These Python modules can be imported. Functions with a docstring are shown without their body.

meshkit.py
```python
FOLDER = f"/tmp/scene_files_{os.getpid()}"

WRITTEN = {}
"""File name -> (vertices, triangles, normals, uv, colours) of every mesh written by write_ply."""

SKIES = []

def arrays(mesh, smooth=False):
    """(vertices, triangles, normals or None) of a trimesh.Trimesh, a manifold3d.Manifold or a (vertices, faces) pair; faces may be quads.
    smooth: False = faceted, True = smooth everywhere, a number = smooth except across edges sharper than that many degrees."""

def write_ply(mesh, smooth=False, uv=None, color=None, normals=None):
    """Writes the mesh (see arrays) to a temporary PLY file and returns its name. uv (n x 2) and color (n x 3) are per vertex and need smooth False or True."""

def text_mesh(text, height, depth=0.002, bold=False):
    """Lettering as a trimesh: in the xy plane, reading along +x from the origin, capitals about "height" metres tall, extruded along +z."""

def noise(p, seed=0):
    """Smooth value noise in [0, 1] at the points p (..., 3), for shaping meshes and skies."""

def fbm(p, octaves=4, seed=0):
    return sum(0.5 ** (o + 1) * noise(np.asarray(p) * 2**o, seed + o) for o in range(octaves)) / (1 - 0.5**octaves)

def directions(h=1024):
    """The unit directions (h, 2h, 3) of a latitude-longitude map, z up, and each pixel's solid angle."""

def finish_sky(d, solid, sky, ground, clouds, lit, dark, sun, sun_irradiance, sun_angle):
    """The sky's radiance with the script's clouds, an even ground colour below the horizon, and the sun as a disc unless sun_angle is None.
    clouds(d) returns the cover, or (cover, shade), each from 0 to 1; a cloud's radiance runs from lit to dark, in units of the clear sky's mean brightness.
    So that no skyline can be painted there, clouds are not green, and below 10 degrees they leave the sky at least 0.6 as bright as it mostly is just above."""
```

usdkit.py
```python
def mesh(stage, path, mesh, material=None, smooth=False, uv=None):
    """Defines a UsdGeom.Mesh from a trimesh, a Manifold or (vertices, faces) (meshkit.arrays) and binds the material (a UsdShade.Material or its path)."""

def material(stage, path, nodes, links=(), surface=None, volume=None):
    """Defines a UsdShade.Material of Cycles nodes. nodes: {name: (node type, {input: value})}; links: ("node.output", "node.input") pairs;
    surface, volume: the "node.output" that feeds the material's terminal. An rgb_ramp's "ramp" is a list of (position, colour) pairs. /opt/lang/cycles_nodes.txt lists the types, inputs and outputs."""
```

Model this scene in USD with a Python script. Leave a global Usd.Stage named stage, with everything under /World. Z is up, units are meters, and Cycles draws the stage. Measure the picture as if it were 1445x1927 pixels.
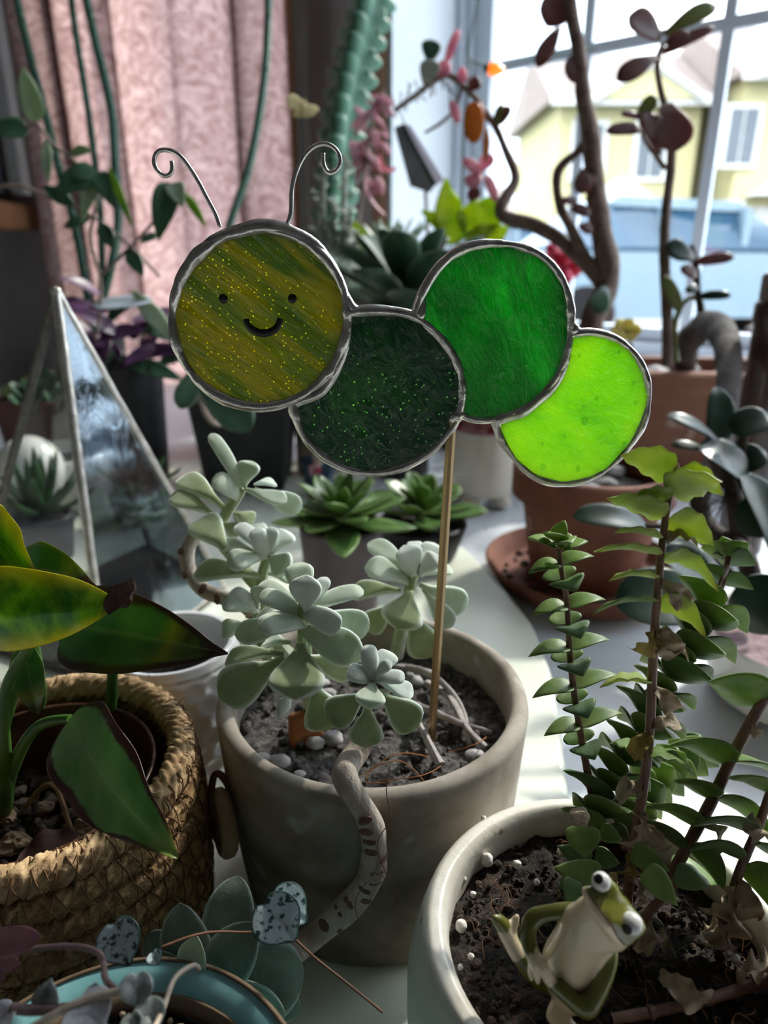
import math, random
import numpy as np, trimesh, usdkit, meshkit
import manifold3d as m3
from scipy.interpolate import PchipInterpolator, CubicSpline
from shapely.geometry import Polygon, LineString
from pxr import Usd, UsdGeom, UsdLux, UsdShade, Gf, Sdf

stage = Usd.Stage.CreateInMemory()
UsdGeom.SetStageUpAxis(stage, 'Z'); UsdGeom.SetStageMetersPerUnit(stage, 1.0)
UsdGeom.Xform.Define(stage, '/World'); UsdGeom.Scope.Define(stage, '/World/Looks')
rng = np.random.default_rng(7)

# ------------------------------------------------------------------ camera
W, H, F, PITCH, CZ = 1445, 1927, 1336.0, math.radians(20.5), 0.30
SP, CP = math.sin(PITCH), math.cos(PITCH)
cam = UsdGeom.Camera.Define(stage, '/World/Camera')
FOCAL = 6.86
cam.CreateFocalLengthAttr(FOCAL); cam.CreateHorizontalApertureAttr(FOCAL * W / F)
cam.CreateFStopAttr(2.4); cam.CreateFocusDistanceAttr(0.258)
cam.CreateClippingRangeAttr((0.01, 500.0))
EXPOSURE = 0.0
cam.CreateExposureAttr(EXPOSURE)
cam.AddTranslateOp().Set(Gf.Vec3d(0, 0, CZ)); cam.AddRotateXOp().Set(90 - math.degrees(PITCH))
TZ = -0.02            # table top; the cream board's top is z = 0

def ray(px, py):
    a, b = (px - W / 2) / F, -(py - H / 2) / F
    return np.array([a, CP + b * SP, -SP + b * CP])
def at(px, py, t):                                       # a point seen at a pixel, t metres deep
    return np.array([0, 0, CZ]) + ray(px, py) * t
def onz(px, py, z):
    r = ray(px, py); return np.array([0, 0, CZ]) + r * ((z - CZ) / r[2])
def ony(px, py, y):
    r = ray(px, py); return np.array([0, 0, CZ]) + r * (y / r[1])
def mpp(t): return t / F                                   # metres per pixel at depth t

# ------------------------------------------------------------------ sky and sun
def lin(h):
    c = np.array([int(h[i:i + 2], 16) for i in (0, 2, 4)]) / 255.0
    return tuple(np.where(c <= .04045, c / 12.92, ((c + .055) / 1.055) ** 2.4))
LOOKS = '/World/Looks/'
def build_sky():
    # overcast-bright sky: three times brighter at the zenith than at the horizon, soft clouds
    n = {'tc': ('texture_coordinate', {}), 'sep': ('separate_xyz', {}),
         'el': ('map_range', {'from_min': 0.0, 'from_max': 1.0, 'to_min': 0.0, 'to_max': 1.0, 'clamp': True}),
         'ramp': ('rgb_ramp', {'ramp': [(0, (.95, .97, 1.0)), (.25, (1.2, 1.27, 1.35)), (1, (2.2, 2.26, 2.34))]}),
         'noise': ('noise_texture', {'scale': 2.2, 'detail': 6.0, 'roughness': .55}),
         'cl': ('rgb_ramp', {'ramp': [(0, (.72, .84, 1.0)), (.42, (.8, .9, 1.0)), (.6, (1.15, 1.13, 1.1)), (1, (1.2, 1.18, 1.15))]}),
         'mul': ('mix_color', {'blend_type': 'multiply', 'fac': 1.0, 'use_clamp': False}),
         'bg': ('background_shader', {'strength': SKY})}
    l = [('tc.generated', 'sep.vector'), ('sep.z', 'el.value'), ('el.result', 'ramp.fac'), ('tc.generated', 'noise.vector'), ('noise.fac', 'cl.fac'),
         ('ramp.color', 'mul.a'), ('cl.color', 'mul.b'), ('mul.result', 'bg.color')]
    m = usdkit.material(stage, LOOKS + 'sky', n, l, surface='bg.background')
    d = UsdLux.DomeLight.Define(stage, '/World/Sky'); d.CreateIntensityAttr(1.0)
    UsdShade.MaterialBindingAPI.Apply(d.GetPrim()).Bind(m)
SKY = 3.5
build_sky()
# soft sun through thin cloud, outside beyond the window, high on the right
SUN_AZ, SUN_EL = math.atan2(.74, .66), math.radians(37)
sun = UsdLux.DistantLight.Define(stage, '/World/Sun'); sun.CreateIntensityAttr(900); sun.CreateAngleAttr(2.5); sun.CreateColorAttr(Gf.Vec3f(1, .95, .84))
_f = np.array([math.cos(SUN_AZ) * math.cos(SUN_EL), math.sin(SUN_AZ) * math.cos(SUN_EL), math.sin(SUN_EL)])   # towards the sun
_r = np.cross([0, 0, 1.], _f); _r /= np.linalg.norm(_r); _u = np.cross(_f, _r)
sun.AddTransformOp().Set(Gf.Matrix4d(*_r, 0, *_u, 0, *_f, 0, 0, 0, 0, 1))

# ------------------------------------------------------------------ material helper
def c3(c):
    return lin(c) if isinstance(c, str) else tuple(map(float, c))
MATS = {}
def mat(name, col, col2=None, scale=30, rough=.5, bump=0, bscale=None, bdist=.001, metal=0, sheen=0, spec=.5, tl=0, tcol=None, coat=0,
        stretch=None, lo=.35, hi=.65, detail=5, edge=None, distort=0, uvramp=None, uvmix='x', speck=None, ior=1.5, emit=None, zband=None):
    """A principled surface whose colour runs from col to col2 over noise; tl: share of translucency (thin leaves);
    edge: (colour, from, to) on the leaf's own (u, x) coordinates; speck: (colour, scale, threshold)"""
    n = {'g': ('geometry', {}), 'p': ('principled_bsdf', {'roughness': rough, 'metallic': metal, 'sheen_weight': sheen, 'sheen_roughness': .35,
         'specular_ior_level': spec, 'coat_weight': coat, 'coat_roughness': .08, 'ior': ior})}
    l = []
    pos = 'g.position'
    if stretch:
        n['mp'] = ('mapping', {'scale': stretch[:3], 'rotation': stretch[3:] if len(stretch) > 3 else (0, 0, 0)})
        l.append((pos, 'mp.vector')); pos = 'mp.vector'
    n['c'] = ('color', {'value': c3(col)}); cur = 'c.color'
    if col2 is not None:
        n['nz'] = ('noise_texture', {'scale': scale, 'detail': float(detail), 'roughness': .6, 'distortion': distort})
        n['rp'] = ('rgb_ramp', {'ramp': [(lo, c3(col)), (hi, c3(col2))]})
        l += [(pos, 'nz.vector'), ('nz.fac', 'rp.fac')]; cur = 'rp.color'
    if speck:
        n['sv'] = ('noise_texture', {'scale': speck[1], 'detail': 3.0})
        n['sr'] = ('rgb_ramp', {'ramp': [(speck[2], (0, 0, 0)), (speck[2] + .04, (1, 1, 1))]})
        n['sm'] = ('mix_color', {'b': c3(speck[0])})
        l += [(pos, 'sv.vector'), ('sv.fac', 'sr.fac'), ('sr.color', 'sm.fac'), (cur, 'sm.a')]; cur = 'sm.result'
    if zband:                                                  # a water stain: colour multiplied in below an uneven height
        n['zs'] = ('separate_xyz', {}); n['zn'] = ('noise_texture', {'scale': 24.0, 'detail': 6.0, 'roughness': .65}); n['za'] = ('math', {'math_type': 'multiply_add', 'value2': zband[1]})
        n['zr'] = ('rgb_ramp', {'ramp': [(zband[0] - .002, c3(zband[2])), (zband[0] + .006, (1, 1, 1))]}); n['zm'] = ('mix_color', {'blend_type': 'multiply', 'fac': 1.0})
        l += [('g.position', 'zs.vector'), ('g.position', 'zn.vector'), ('zn.fac', 'za.value1'), ('zs.z', 'za.value3'), ('za.value', 'zr.fac'), (cur, 'zm.a'), ('zr.color', 'zm.b')]; cur = 'zm.result'
    if uvramp:                                                 # colour blended in along the leaf: [(position, colour, amount)] of u or |x|
        n['at'] = ('attribute', {'attribute': 'st'}); n['sx'] = ('separate_xyz', {})
        l.append(('at.vector', 'sx.vector'))
        for k, (axis, ramp, colr, nzamt) in enumerate(uvramp):
            src = f'sx.{axis}'
            if nzamt:
                n[f'un{k}'] = ('noise_texture', {'scale': 60.0, 'detail': 4.0})
                n[f'um{k}'] = ('math', {'math_type': 'multiply_add', 'value2': nzamt})
                n[f'us{k}'] = ('math', {'math_type': 'subtract', 'value2': nzamt / 2})
                l += [('g.position', f'un{k}.vector'), (f'un{k}.fac', f'um{k}.value1'), (src, f'um{k}.value3'), (f'um{k}.value', f'us{k}.value1')]
                src = f'us{k}.value'
            n[f'ur{k}'] = ('rgb_ramp', {'ramp': [(p, (v, v, v)) for p, v in ramp]})
            n[f'ux{k}'] = ('mix_color', {'b': c3(colr)})
            l += [(src, f'ur{k}.fac'), (f'ur{k}.color', f'ux{k}.fac'), (cur, f'ux{k}.a')]; cur = f'ux{k}.result'
    l.append((cur, 'p.base_color'))
    if bump:
        n['bn'] = ('noise_texture', {'scale': bscale or scale * 3, 'detail': 4.0, 'roughness': .6})
        n['bp'] = ('bump', {'strength': bump, 'distance': bdist})
        l += [(pos, 'bn.vector'), ('bn.fac', 'bp.height'), ('bp.normal', 'p.normal')]
    if emit:
        n['p'][1].update(emission_color=c3(emit[0]), emission_strength=emit[1])
    out = 'p.BSDF'
    if tl:
        n['t'] = ('translucent_bsdf', {}); n['mx'] = ('mix_closure', {'fac': tl})
        if tcol is not None:
            n['tm'] = ('mix_color', {'blend_type': 'multiply', 'fac': 1.0, 'b': c3(tcol), 'use_clamp': False}); l += [(cur, 'tm.a'), ('tm.result', 't.color')]
        else:
            l.append((cur, 't.color'))
        l += [('p.BSDF', 'mx.closure1'), ('t.BSDF', 'mx.closure2')]; out = 'mx.closure'
    MATS[name] = usdkit.material(stage, LOOKS + name, n, l, surface=out)
    return MATS[name]

# ------------------------------------------------------------------ things and parts
TAKEN = {}
def numbered(parent, name):
    k = TAKEN.get((parent, name), 0); TAKEN[(parent, name)] = k + 1
    return f'{parent}/{name}' + (f'_{k:03d}' if k else '')
def tagp(prim, **kw):
    for k, v in kw.items():
        if v: prim.SetCustomDataByKey('category' if k == 'cat' else k, v)
class Thing:
    def __init__(s, name, label=None, cat=None, loc=(0, 0, 0), group=None, kind=None):
        s.path = numbered('/World', name); s.loc = np.array(loc, float)
        x = UsdGeom.Xform.Define(stage, s.path); x.AddTranslateOp().Set(Gf.Vec3d(*map(float, loc)))
        tagp(x.GetPrim(), label=label, cat=cat, group=group, kind=kind)
    def add(s, name, mesh, m, smooth=40, uv=None, parent=None, label=None, kind=None):
        p = numbered(parent or s.path, name)
        v, f = vf(mesh)
        usdkit.mesh(stage, p, (v - s.loc, f), MATS[m], smooth=smooth, uv=uv)
        tagp(stage.GetPrimAtPath(p), label=label, kind=kind)
        return p
    def leaf(s, name, lf, m, parent=None, **kw):
        return s.add(name, lf[0], m, smooth=True, uv=lf[1], parent=parent, **kw)
def single(name, mesh, m, label=None, cat=None, smooth=40, group=None, kind=None, uv=None):
    p = numbered('/World', name)
    usdkit.mesh(stage, p, vf(mesh), MATS[m], smooth=smooth, uv=uv)
    tagp(stage.GetPrimAtPath(p), label=label, cat=cat, group=group, kind=kind)
    return p
def vf(mesh):
    if isinstance(mesh, m3.Manifold):
        q = mesh.to_mesh(); return np.array(q.vert_properties[:, :3], float), np.array(q.tri_verts)
    if isinstance(mesh, (tuple, list)):
        v, f = np.asarray(mesh[0], float), np.asarray(mesh[1], int)
        return v, (np.vstack([f[:, [0, 1, 2]], f[:, [0, 2, 3]]]) if f.shape[1] == 4 else f)
    return np.array(mesh.vertices), np.array(mesh.faces)
def cat_(*ms):
    ms = [vf(m) for m in ms]; o = np.cumsum([0] + [len(m[0]) for m in ms])
    return np.vstack([m[0] for m in ms]), np.vstack([m[1] + k for m, k in zip(ms, o)])

# ------------------------------------------------------------------ shapes
def unit(a):
    a = np.asarray(a, float); return a / (np.linalg.norm(a, axis=-1, keepdims=True) + 1e-12)
def spline(pts, n):
    p = np.asarray(pts, float)
    if len(p) == 2: return p[0] + (p[1] - p[0]) * np.linspace(0, 1, n)[:, None]
    d = np.r_[0, np.cumsum(np.linalg.norm(np.diff(p, axis=0), axis=1) ** .7)]
    return CubicSpline(d, p, bc_type='natural')(np.linspace(0, d[-1], n))
def loft(rings, closed=False, caps=True):
    r = np.asarray(rings); n, m = r.shape[:2]
    i, j = np.meshgrid(np.arange(n if closed else n - 1), np.arange(m), indexing='ij')
    a, b = i * m + j, i * m + (j + 1) % m
    c, d = ((i + 1) % n) * m + (j + 1) % m, ((i + 1) % n) * m + j
    q = np.stack([a, b, c, d], -1).reshape(-1, 4)
    f = np.vstack([q[:, [0, 1, 2]], q[:, [0, 2, 3]]]); v = r.reshape(-1, 3)
    if caps and not closed:
        v = np.vstack([v, r[0].mean(0), r[-1].mean(0)]); k = np.arange(m); a0, a1 = n * m, n * m + 1
        f = np.vstack([f, np.stack([np.full(m, a0), (k + 1) % m, k], 1), np.stack([np.full(m, a1), (n - 1) * m + k, (n - 1) * m + (k + 1) % m], 1)])
    return v, f
def frames(p, closed=False):
    t = unit(np.roll(p, -1, 0) - np.roll(p, 1, 0)) if closed else unit(np.gradient(p, axis=0))
    a = np.cross(t[0], [0, 0, 1.]);
    if np.linalg.norm(a) < .1: a = np.cross(t[0], [1., 0, 0])
    A = [unit(a)]
    for k in range(1, len(p)):
        a = A[-1] - t[k] * (A[-1] @ t[k]); A.append(unit(a))
    A = np.array(A); return t, A, np.cross(t, A)
def tube(pts, r, n=24, m=8, closed=False, wob=0, seed=0, flat=1.0, raw=False):
    p = np.asarray(pts, float) if raw else spline(pts, n); n = len(p)
    rr = np.interp(np.linspace(0, 1, n), np.linspace(0, 1, len(np.atleast_1d(r))), np.atleast_1d(r)) if np.ndim(r) else np.full(n, r)
    t, A, B = frames(p, closed); g = np.arange(m) * 2 * np.pi / m
    R = rr[:, None] * np.ones(m)
    if wob:
        q = p[:, None] + (A[:, None] * np.cos(g)[:, None] + B[:, None] * np.sin(g)[:, None]) * rr[:, None, None]
        R = R * (1 + wob * (meshkit.noise(q / (rr.mean() * 2.2), seed) - .5) * 2)
    return loft(p[:, None] + R[..., None] * (A[:, None] * np.cos(g)[:, None] * flat + B[:, None] * np.sin(g)[:, None]), closed)
def lathe(prof, n=64, c=(0, 0, 0), wob=0, seed=0, closed=True):
    """profile [(r, z)] spun round z; closed: the profile is a loop's cross-section"""
    p = np.asarray(prof, float); g = np.arange(n) * 2 * np.pi / n
    r = np.stack([np.outer(np.cos(g), p[:, 0]), np.outer(np.sin(g), p[:, 0]), np.tile(p[:, 1], (n, 1))], -1)
    if wob:
        r[..., :2] *= (1 + wob * (meshkit.noise(r * 40 + 9, seed) - .5))[..., None]
    v, f = loft(r, closed=True) if closed else loft(r, closed=True)
    if closed:
        keep = np.ones(len(f), bool)
        return v + np.array(c), f[:, ::-1]
    return v + np.array(c), f[:, ::-1]
def lathe_open(prof, n=64, c=(0, 0, 0)):
    p = np.asarray(prof, float); g = np.arange(n) * 2 * np.pi / n
    r = np.stack([np.outer(np.cos(g), p[:, 0]), np.outer(np.sin(g), p[:, 0]), np.tile(p[:, 1], (n, 1))], -1)
    m = len(p); i, j = np.meshgrid(np.arange(n), np.arange(m - 1), indexing='ij')
    q = np.stack([i * m + j, i * m + j + 1, ((i + 1) % n) * m + j + 1, ((i + 1) % n) * m + j], -1).reshape(-1, 4)
    f = np.vstack([q[:, [0, 2, 1]], q[:, [0, 3, 2]]])
    return r.reshape(-1, 3) + np.array(c), f
def pot_profile(ro_b, ro_t, h, th, lip=None, floor=.006, bulge=0, n=14, rnd=None):
    """outer wall up, rounded rim, inner wall down, floor: (r, z) from the bottom's middle outside to the floor's middle inside"""
    u = np.linspace(0, 1, n); ro = ro_b + (ro_t - ro_b) * u + bulge * np.sin(u * np.pi)
    pr = [(0.0002, 0), (ro_b - .004, 0), (ro_b - .0012, .0008)] + [(r, .002 + (h - .002 - th / 2) * k) for r, k in zip(ro, u)]
    a = np.linspace(0, np.pi, 9)[1:-1]
    pr += [(ro_t - th / 2 + th / 2 * math.cos(x), h - th / 2 + th / 2 * math.sin(x)) for x in a]
    pr += [(r - th, floor + (h - th / 2 - floor) * k) for r, k in zip(ro[::-1], u[::-1])] + [(0.0002, floor)]
    return pr
def blob(c, r, seed=0, rough=.25, sub=2, sc=(1, 1, 1)):
    s = trimesh.creation.icosphere(sub, 1.0); v = np.array(s.vertices)
    v = v * (1 + rough * (meshkit.fbm(v * 1.7 + seed * 3.1, 3, seed) - .5) * 2)[:, None]
    return v * np.array(sc) * r + np.array(c), np.array(s.faces)
def rbox(c, size, rz=0, ch=.002):
    x, y, z = np.array(size) / 2
    m = m3.Manifold.hull_points(np.array([[sx * (x - a), sy * (y - b), sz * (z - d)] for sx in (-1, 1) for sy in (-1, 1) for sz in (-1, 1)
        for a, b, d in ((0, ch, ch), (ch, 0, ch), (ch, ch, 0))]))
    v, f = vf(m); cs, sn = math.cos(rz), math.sin(rz)
    return v @ np.array([[cs, sn, 0], [-sn, cs, 0], [0, 0, 1]]) + np.array(c), f
PROF = {'spoon': [(0, .2), (.15, .26), (.4, .62), (.62, .93), (.76, 1), (.88, .84), (.95, .52), (.985, .26), (1, .06)],
        'obov': [(0, .3), (.2, .55), (.45, .88), (.65, 1), (.82, .88), (.93, .55), (.985, .2), (1, .04)],
        'finger': [(0, .55), (.25, .8), (.6, 1), (.85, .92), (.95, .66), (.99, .34), (1, .08)],
        'ovate': [(0, .28), (.04, .66), (.12, .92), (.25, 1), (.45, .93), (.65, .72), (.82, .42), (.94, .14), (1, .02)],
        'lance': [(0, .2), (.2, .68), (.42, 1), (.65, .85), (.85, .48), (.96, .16), (1, .03)],
        'tri': [(0, .62), (.12, .95), (.3, 1), (.55, .82), (.78, .48), (.93, .18), (1, .03)],
        'round': [(0, .3), (.1, .66), (.28, .94), (.5, 1), (.72, .92), (.88, .66), (.97, .32), (1, .06)],
        'strap': [(0, .8), (.3, 1), (.6, .8), (.85, .4), (1, .03)]}
_pc = {k: PchipInterpolator(*zip(*v)) for k, v in PROF.items()}
def leaf(base, tip, w, th, up=(0, -.6, .8), prof='spoon', bend=0, cup=0, fold=0, wave=0, wf=3, seed=0, nu=15, nv=7, twist=0, curl=0):
    """A leaf as one closed solid: w wide, th thick; bend lifts the middle along up, cup/fold raise its edges, wave ripples them, curl drops the tip. Returns (mesh, uv)."""
    b, e = np.asarray(base, float), np.asarray(tip, float); L = np.linalg.norm(e - b); d = (e - b) / L
    up = np.asarray(up, float); s = unit(np.cross(d, up)); n = np.cross(s, d)
    u = .5 - .5 * np.cos(np.linspace(0, np.pi, nu)); u = .55 * u + .45 * np.linspace(0, 1, nu)
    wu = _pc[prof](u) * w / 2; hu = th / 2 * np.clip(np.minimum(1, .35 + 3 * u) * np.minimum(1, (1 - u) * 7 + .12), .1, 1)
    x = np.sin(np.linspace(-np.pi / 2, np.pi / 2, nv)); hx = np.sqrt(np.maximum(0, 1 - x ** 2))
    X = np.r_[x, x[-2:0:-1]]; S = np.r_[hx, -hx[-2:0:-1]]
    uu, XX = np.meshgrid(u, X, indexing='ij')
    off = bend * L * 4 * uu * (1 - uu) - curl * L * uu ** 3 + cup * wu[:, None] * XX ** 2 + fold * wu[:, None] * np.abs(XX)
    if wave: off = off + wave * w * np.abs(XX) ** 1.5 * np.sin(uu * wf * 2 * np.pi + seed * 1.7 + (XX > 0) * 2)
    off = off + hu[:, None] * S
    a = twist * uu; sx, nx = XX * wu[:, None], off
    if twist: sx, nx = sx * np.cos(a) - nx * np.sin(a) * 1, sx * np.sin(a) + nx * np.cos(a)
    r = b + uu[..., None] * L * d + sx[..., None] * s + nx[..., None] * n
    v, f = loft(r[:, ::-1]); XX = XX[:, ::-1]
    uv = np.vstack([np.stack([uu, np.abs(XX)], -1).reshape(-1, 2), [[0, 0], [1, 0]]])
    return (v, f), uv
def pleaf(b, e, wpx, thpx, t, te=None, up=(0, -.6, .8), **k):
    """leaf from pixels: base b and tip e at depths t and te, widths in pixels"""
    te = t if te is None else te
    return leaf(at(*b, t), at(*e, te), wpx * mpp((t + te) / 2), thpx * mpp(t), up=up, **k)
def scatter_disc(R, n, seed):
    g = np.random.default_rng(seed); r = R * np.sqrt(g.random(n)); a = g.random(n) * 2 * np.pi
    return np.stack([r * np.cos(a), r * np.sin(a)], 1)
def soil_disc(c, R, amp, seed, nr=26, na=72, mound=0):
    rr = np.linspace(0, 1, nr) ** .8; a = np.arange(na) * 2 * np.pi / na
    P = np.stack([np.outer(rr, np.cos(a)) * R, np.outer(rr, np.sin(a)) * R, np.zeros((nr, na))], -1)
    P[..., 2] = amp * (meshkit.fbm(P * 140 + seed, 4, seed) - .5) * 2 + mound * (1 - rr[:, None] ** 2)
    v, f = loft(P + np.array(c), caps=True)
    return v, f
def clumps(c, R, n, r0, seed, zf=None, sub=1):
    g = np.random.default_rng(seed); out = []
    for x, y in scatter_disc(R, n, seed):
        out.append(blob((c[0] + x, c[1] + y, c[2] + g.normal(0, r0 * .25)), r0 * g.uniform(.35, 1.25), int(g.integers(99)), .45, sub, g.uniform(.6, 1.3, 3)))
    return cat_(*out)

# ------------------------------------------------------------------ materials of the setting
mat('wall_paint', (.24, .23, .225), (.29, .28, .275), 6, .8, bump=.15, bscale=90)
mat('wall_taupe', (.20, .17, .165), (.24, .21, .20), 6, .85, bump=.15, bscale=90)
mat('white_trim', (.70, .77, .84), (.77, .83, .89), 5, .45, bump=.05, bscale=60)
mat('vinyl', (.66, .73, .82), rough=.35)
mat('wood_trim', (.16, .075, .035), (.26, .13, .06), 9, .5, stretch=(6, 6, .6), bump=.1)
mat('ceiling_paint', (.32, .31, .30), rough=.9)
mat('floor_wood', (.08, .045, .025), (.14, .085, .05), 5, .5, stretch=(1, 9, 1))
mat('navy', (.006, .010, .018), (.012, .018, .03), 8, .35)
mat('curtain', (.22, .12, .115), (.50, .345, .33), 15, .8, distort=4.5, bump=.5, bscale=70, bdist=.004, tl=.85, sheen=.2)
mat('table_white', (.55, .59, .635), (.63, .66, .70), 7, .32, bump=.04, bscale=150, speck=((.16, .15, .14), 62.0, .71))
mat('board_cream', (.66, .69, .59), (.73, .76, .66), 8, .38, speck=((.35, .34, .28), 55.0, .74), bump=.03, bscale=120)
mat('asphalt', (0.1212, 0.1267, 0.1322), (0.1653, 0.1708, 0.1763), 1.2, .85)
mat('lawn', (0.0551, 0.0882, 0.0275), (0.1102, 0.1433, 0.0496), 3, .9)
mat('siding', (0.3835, 0.3515, 0.1837), (0.4154, 0.3835, 0.2078), .6, .8)
mat('house_white', (0.4794, 0.4794, 0.4634), rough=.7)
mat('roof', (0.1598, 0.1279, 0.1199), (0.2078, 0.1678, 0.1518), 4, .9)
mat('house_glass', (0.0771, 0.0937, 0.1102), rough=.15)
mat('shrub', (0.0551, 0.0827, 0.0275), (0.1212, 0.1322, 0.0441), 6, .8)
mat('shrub_red', (0.1102, 0.0551, 0.0386), (0.1763, 0.0882, 0.0551), 6, .8)
mat('car_blue', (0.0551, 0.1102, 0.1873), rough=.2, coat=.25)
mat('car_silver', (0.1322, 0.1873, 0.2314), rough=.2, coat=.25)
mat('car_glass', (0.0152, 0.0380, 0.0646), rough=.06, spec=.4)
mat('tyre', (.012, .012, .013), rough=.9, spec=.1)
mat('wire_green', (.012, .05, .03), rough=.5)
MATS['pane'] = usdkit.material(stage, LOOKS + 'pane', {'lw': ('layer_weight', {'blend': .5}), 'pw': ('math', {'math_type': 'power', 'value2': 4.0}), 'f': ('math', {'math_type': 'multiply_add', 'value2': .55, 'value3': .04}), 't': ('transparent_bsdf', {'color': (.97, .98, .98)}),
    'g': ('glossy_bsdf', {'roughness': 0.0, 'color': (1, 1, 1)}), 'm': ('mix_closure', {})},
    [('lw.facing', 'pw.value1'), ('pw.value', 'f.value1'), ('f.value', 'm.fac'), ('t.BSDF', 'm.closure1'), ('g.BSDF', 'm.closure2')], surface='m.closure')

# ------------------------------------------------------------------ the room
DW = np.array([.743, -.669, 0]); NO = np.array([.669, .743, 0])      # along the window wall (towards us), and out through it
I0 = np.array([.0085, 1.757, 0]); REV = .30
def wall_pt(s, d=0, z=0): return I0 + DW * s + NO * d + np.array([0, 0, z])
def slab(a, b, n, th, z0, z1):
    """upright slab from a to b (plan points), thickness th along n"""
    a, b, n = (np.array([*q[:2], 0.]) for q in (a, b, n))
    base = [a, b, b + n * th, a + n * th]
    v = np.array([p + [0, 0, z] for z in (z0, z1) for p in base])
    m = m3.Manifold.hull_points(v); return vf(m)
def struct(name, mesh, m, label=None, smooth=30):
    p = numbered('/World', name); usdkit.mesh(stage, p, vf(mesh), MATS[m], smooth=smooth)
    tagp(stage.GetPrimAtPath(p), kind='structure', label=label); return p
ZF, ZC = -.76, 1.95
S0, S1 = 0.0, 2.0                                                  # the window opening along the wall
A = wall_pt(-.249); B = np.array([-2.2, A[1] - .2024, 0]); ND = unit([-.1, 1., 0])
struct('wall_right', cat_(slab(wall_pt(-.249), wall_pt(S0), NO, REV, ZF, ZC), slab(wall_pt(S1), wall_pt(3.6), NO, REV, ZF, ZC),
       slab(wall_pt(S0), wall_pt(S1), NO, REV, ZF, .06), slab(wall_pt(S0), wall_pt(S1), NO, REV, 1.86, ZC)), 'wall_taupe', 'taupe wall that holds the big grid window')
cw = lambda x: np.array([x, A[1] + (x - A[0]) * .1, 0])
struct('wall_back', cat_(slab(B, cw(-.70), ND, .16, ZF, ZC), slab(cw(-.235), A + [.12, .012, 0], ND, .16, ZF, ZC),
       slab(cw(-.70), cw(-.235), ND, .16, ZF, -.1), slab(cw(-.70), cw(-.235), ND, .16, 1.8, ZC)), 'wall_paint', 'pale grey wall behind the pink curtain')
struct('wall_left', slab([-2.2, -2, 0], B, [-1, 0, 0], .1, ZF, ZC), 'wall_paint')
E = wall_pt(3.6)
struct('wall_rear', cat_(slab([-2.2, -2, 0], [E[0], -2, 0], [0, -1, 0], .1, ZF, ZC), slab([E[0], -2, 0], E, [1, 0, 0], .1, ZF, ZC)), 'wall_paint')
room = np.array([[-2.3, -2.1], [E[0] + .2, -2.1], E[:2] + NO[:2] * REV, (A + NO * .3)[:2], [-2.3, 2.0]])
def plate(poly, z0, z1):
    return trimesh.creation.extrude_polygon(Polygon(poly), z1 - z0, engine='earcut').apply_translation([0, 0, z0])
struct('floor', plate(room, ZF - .05, ZF), 'floor_wood'); struct('ceiling', plate(room, ZC, ZC + .15), 'ceiling_paint')
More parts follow.
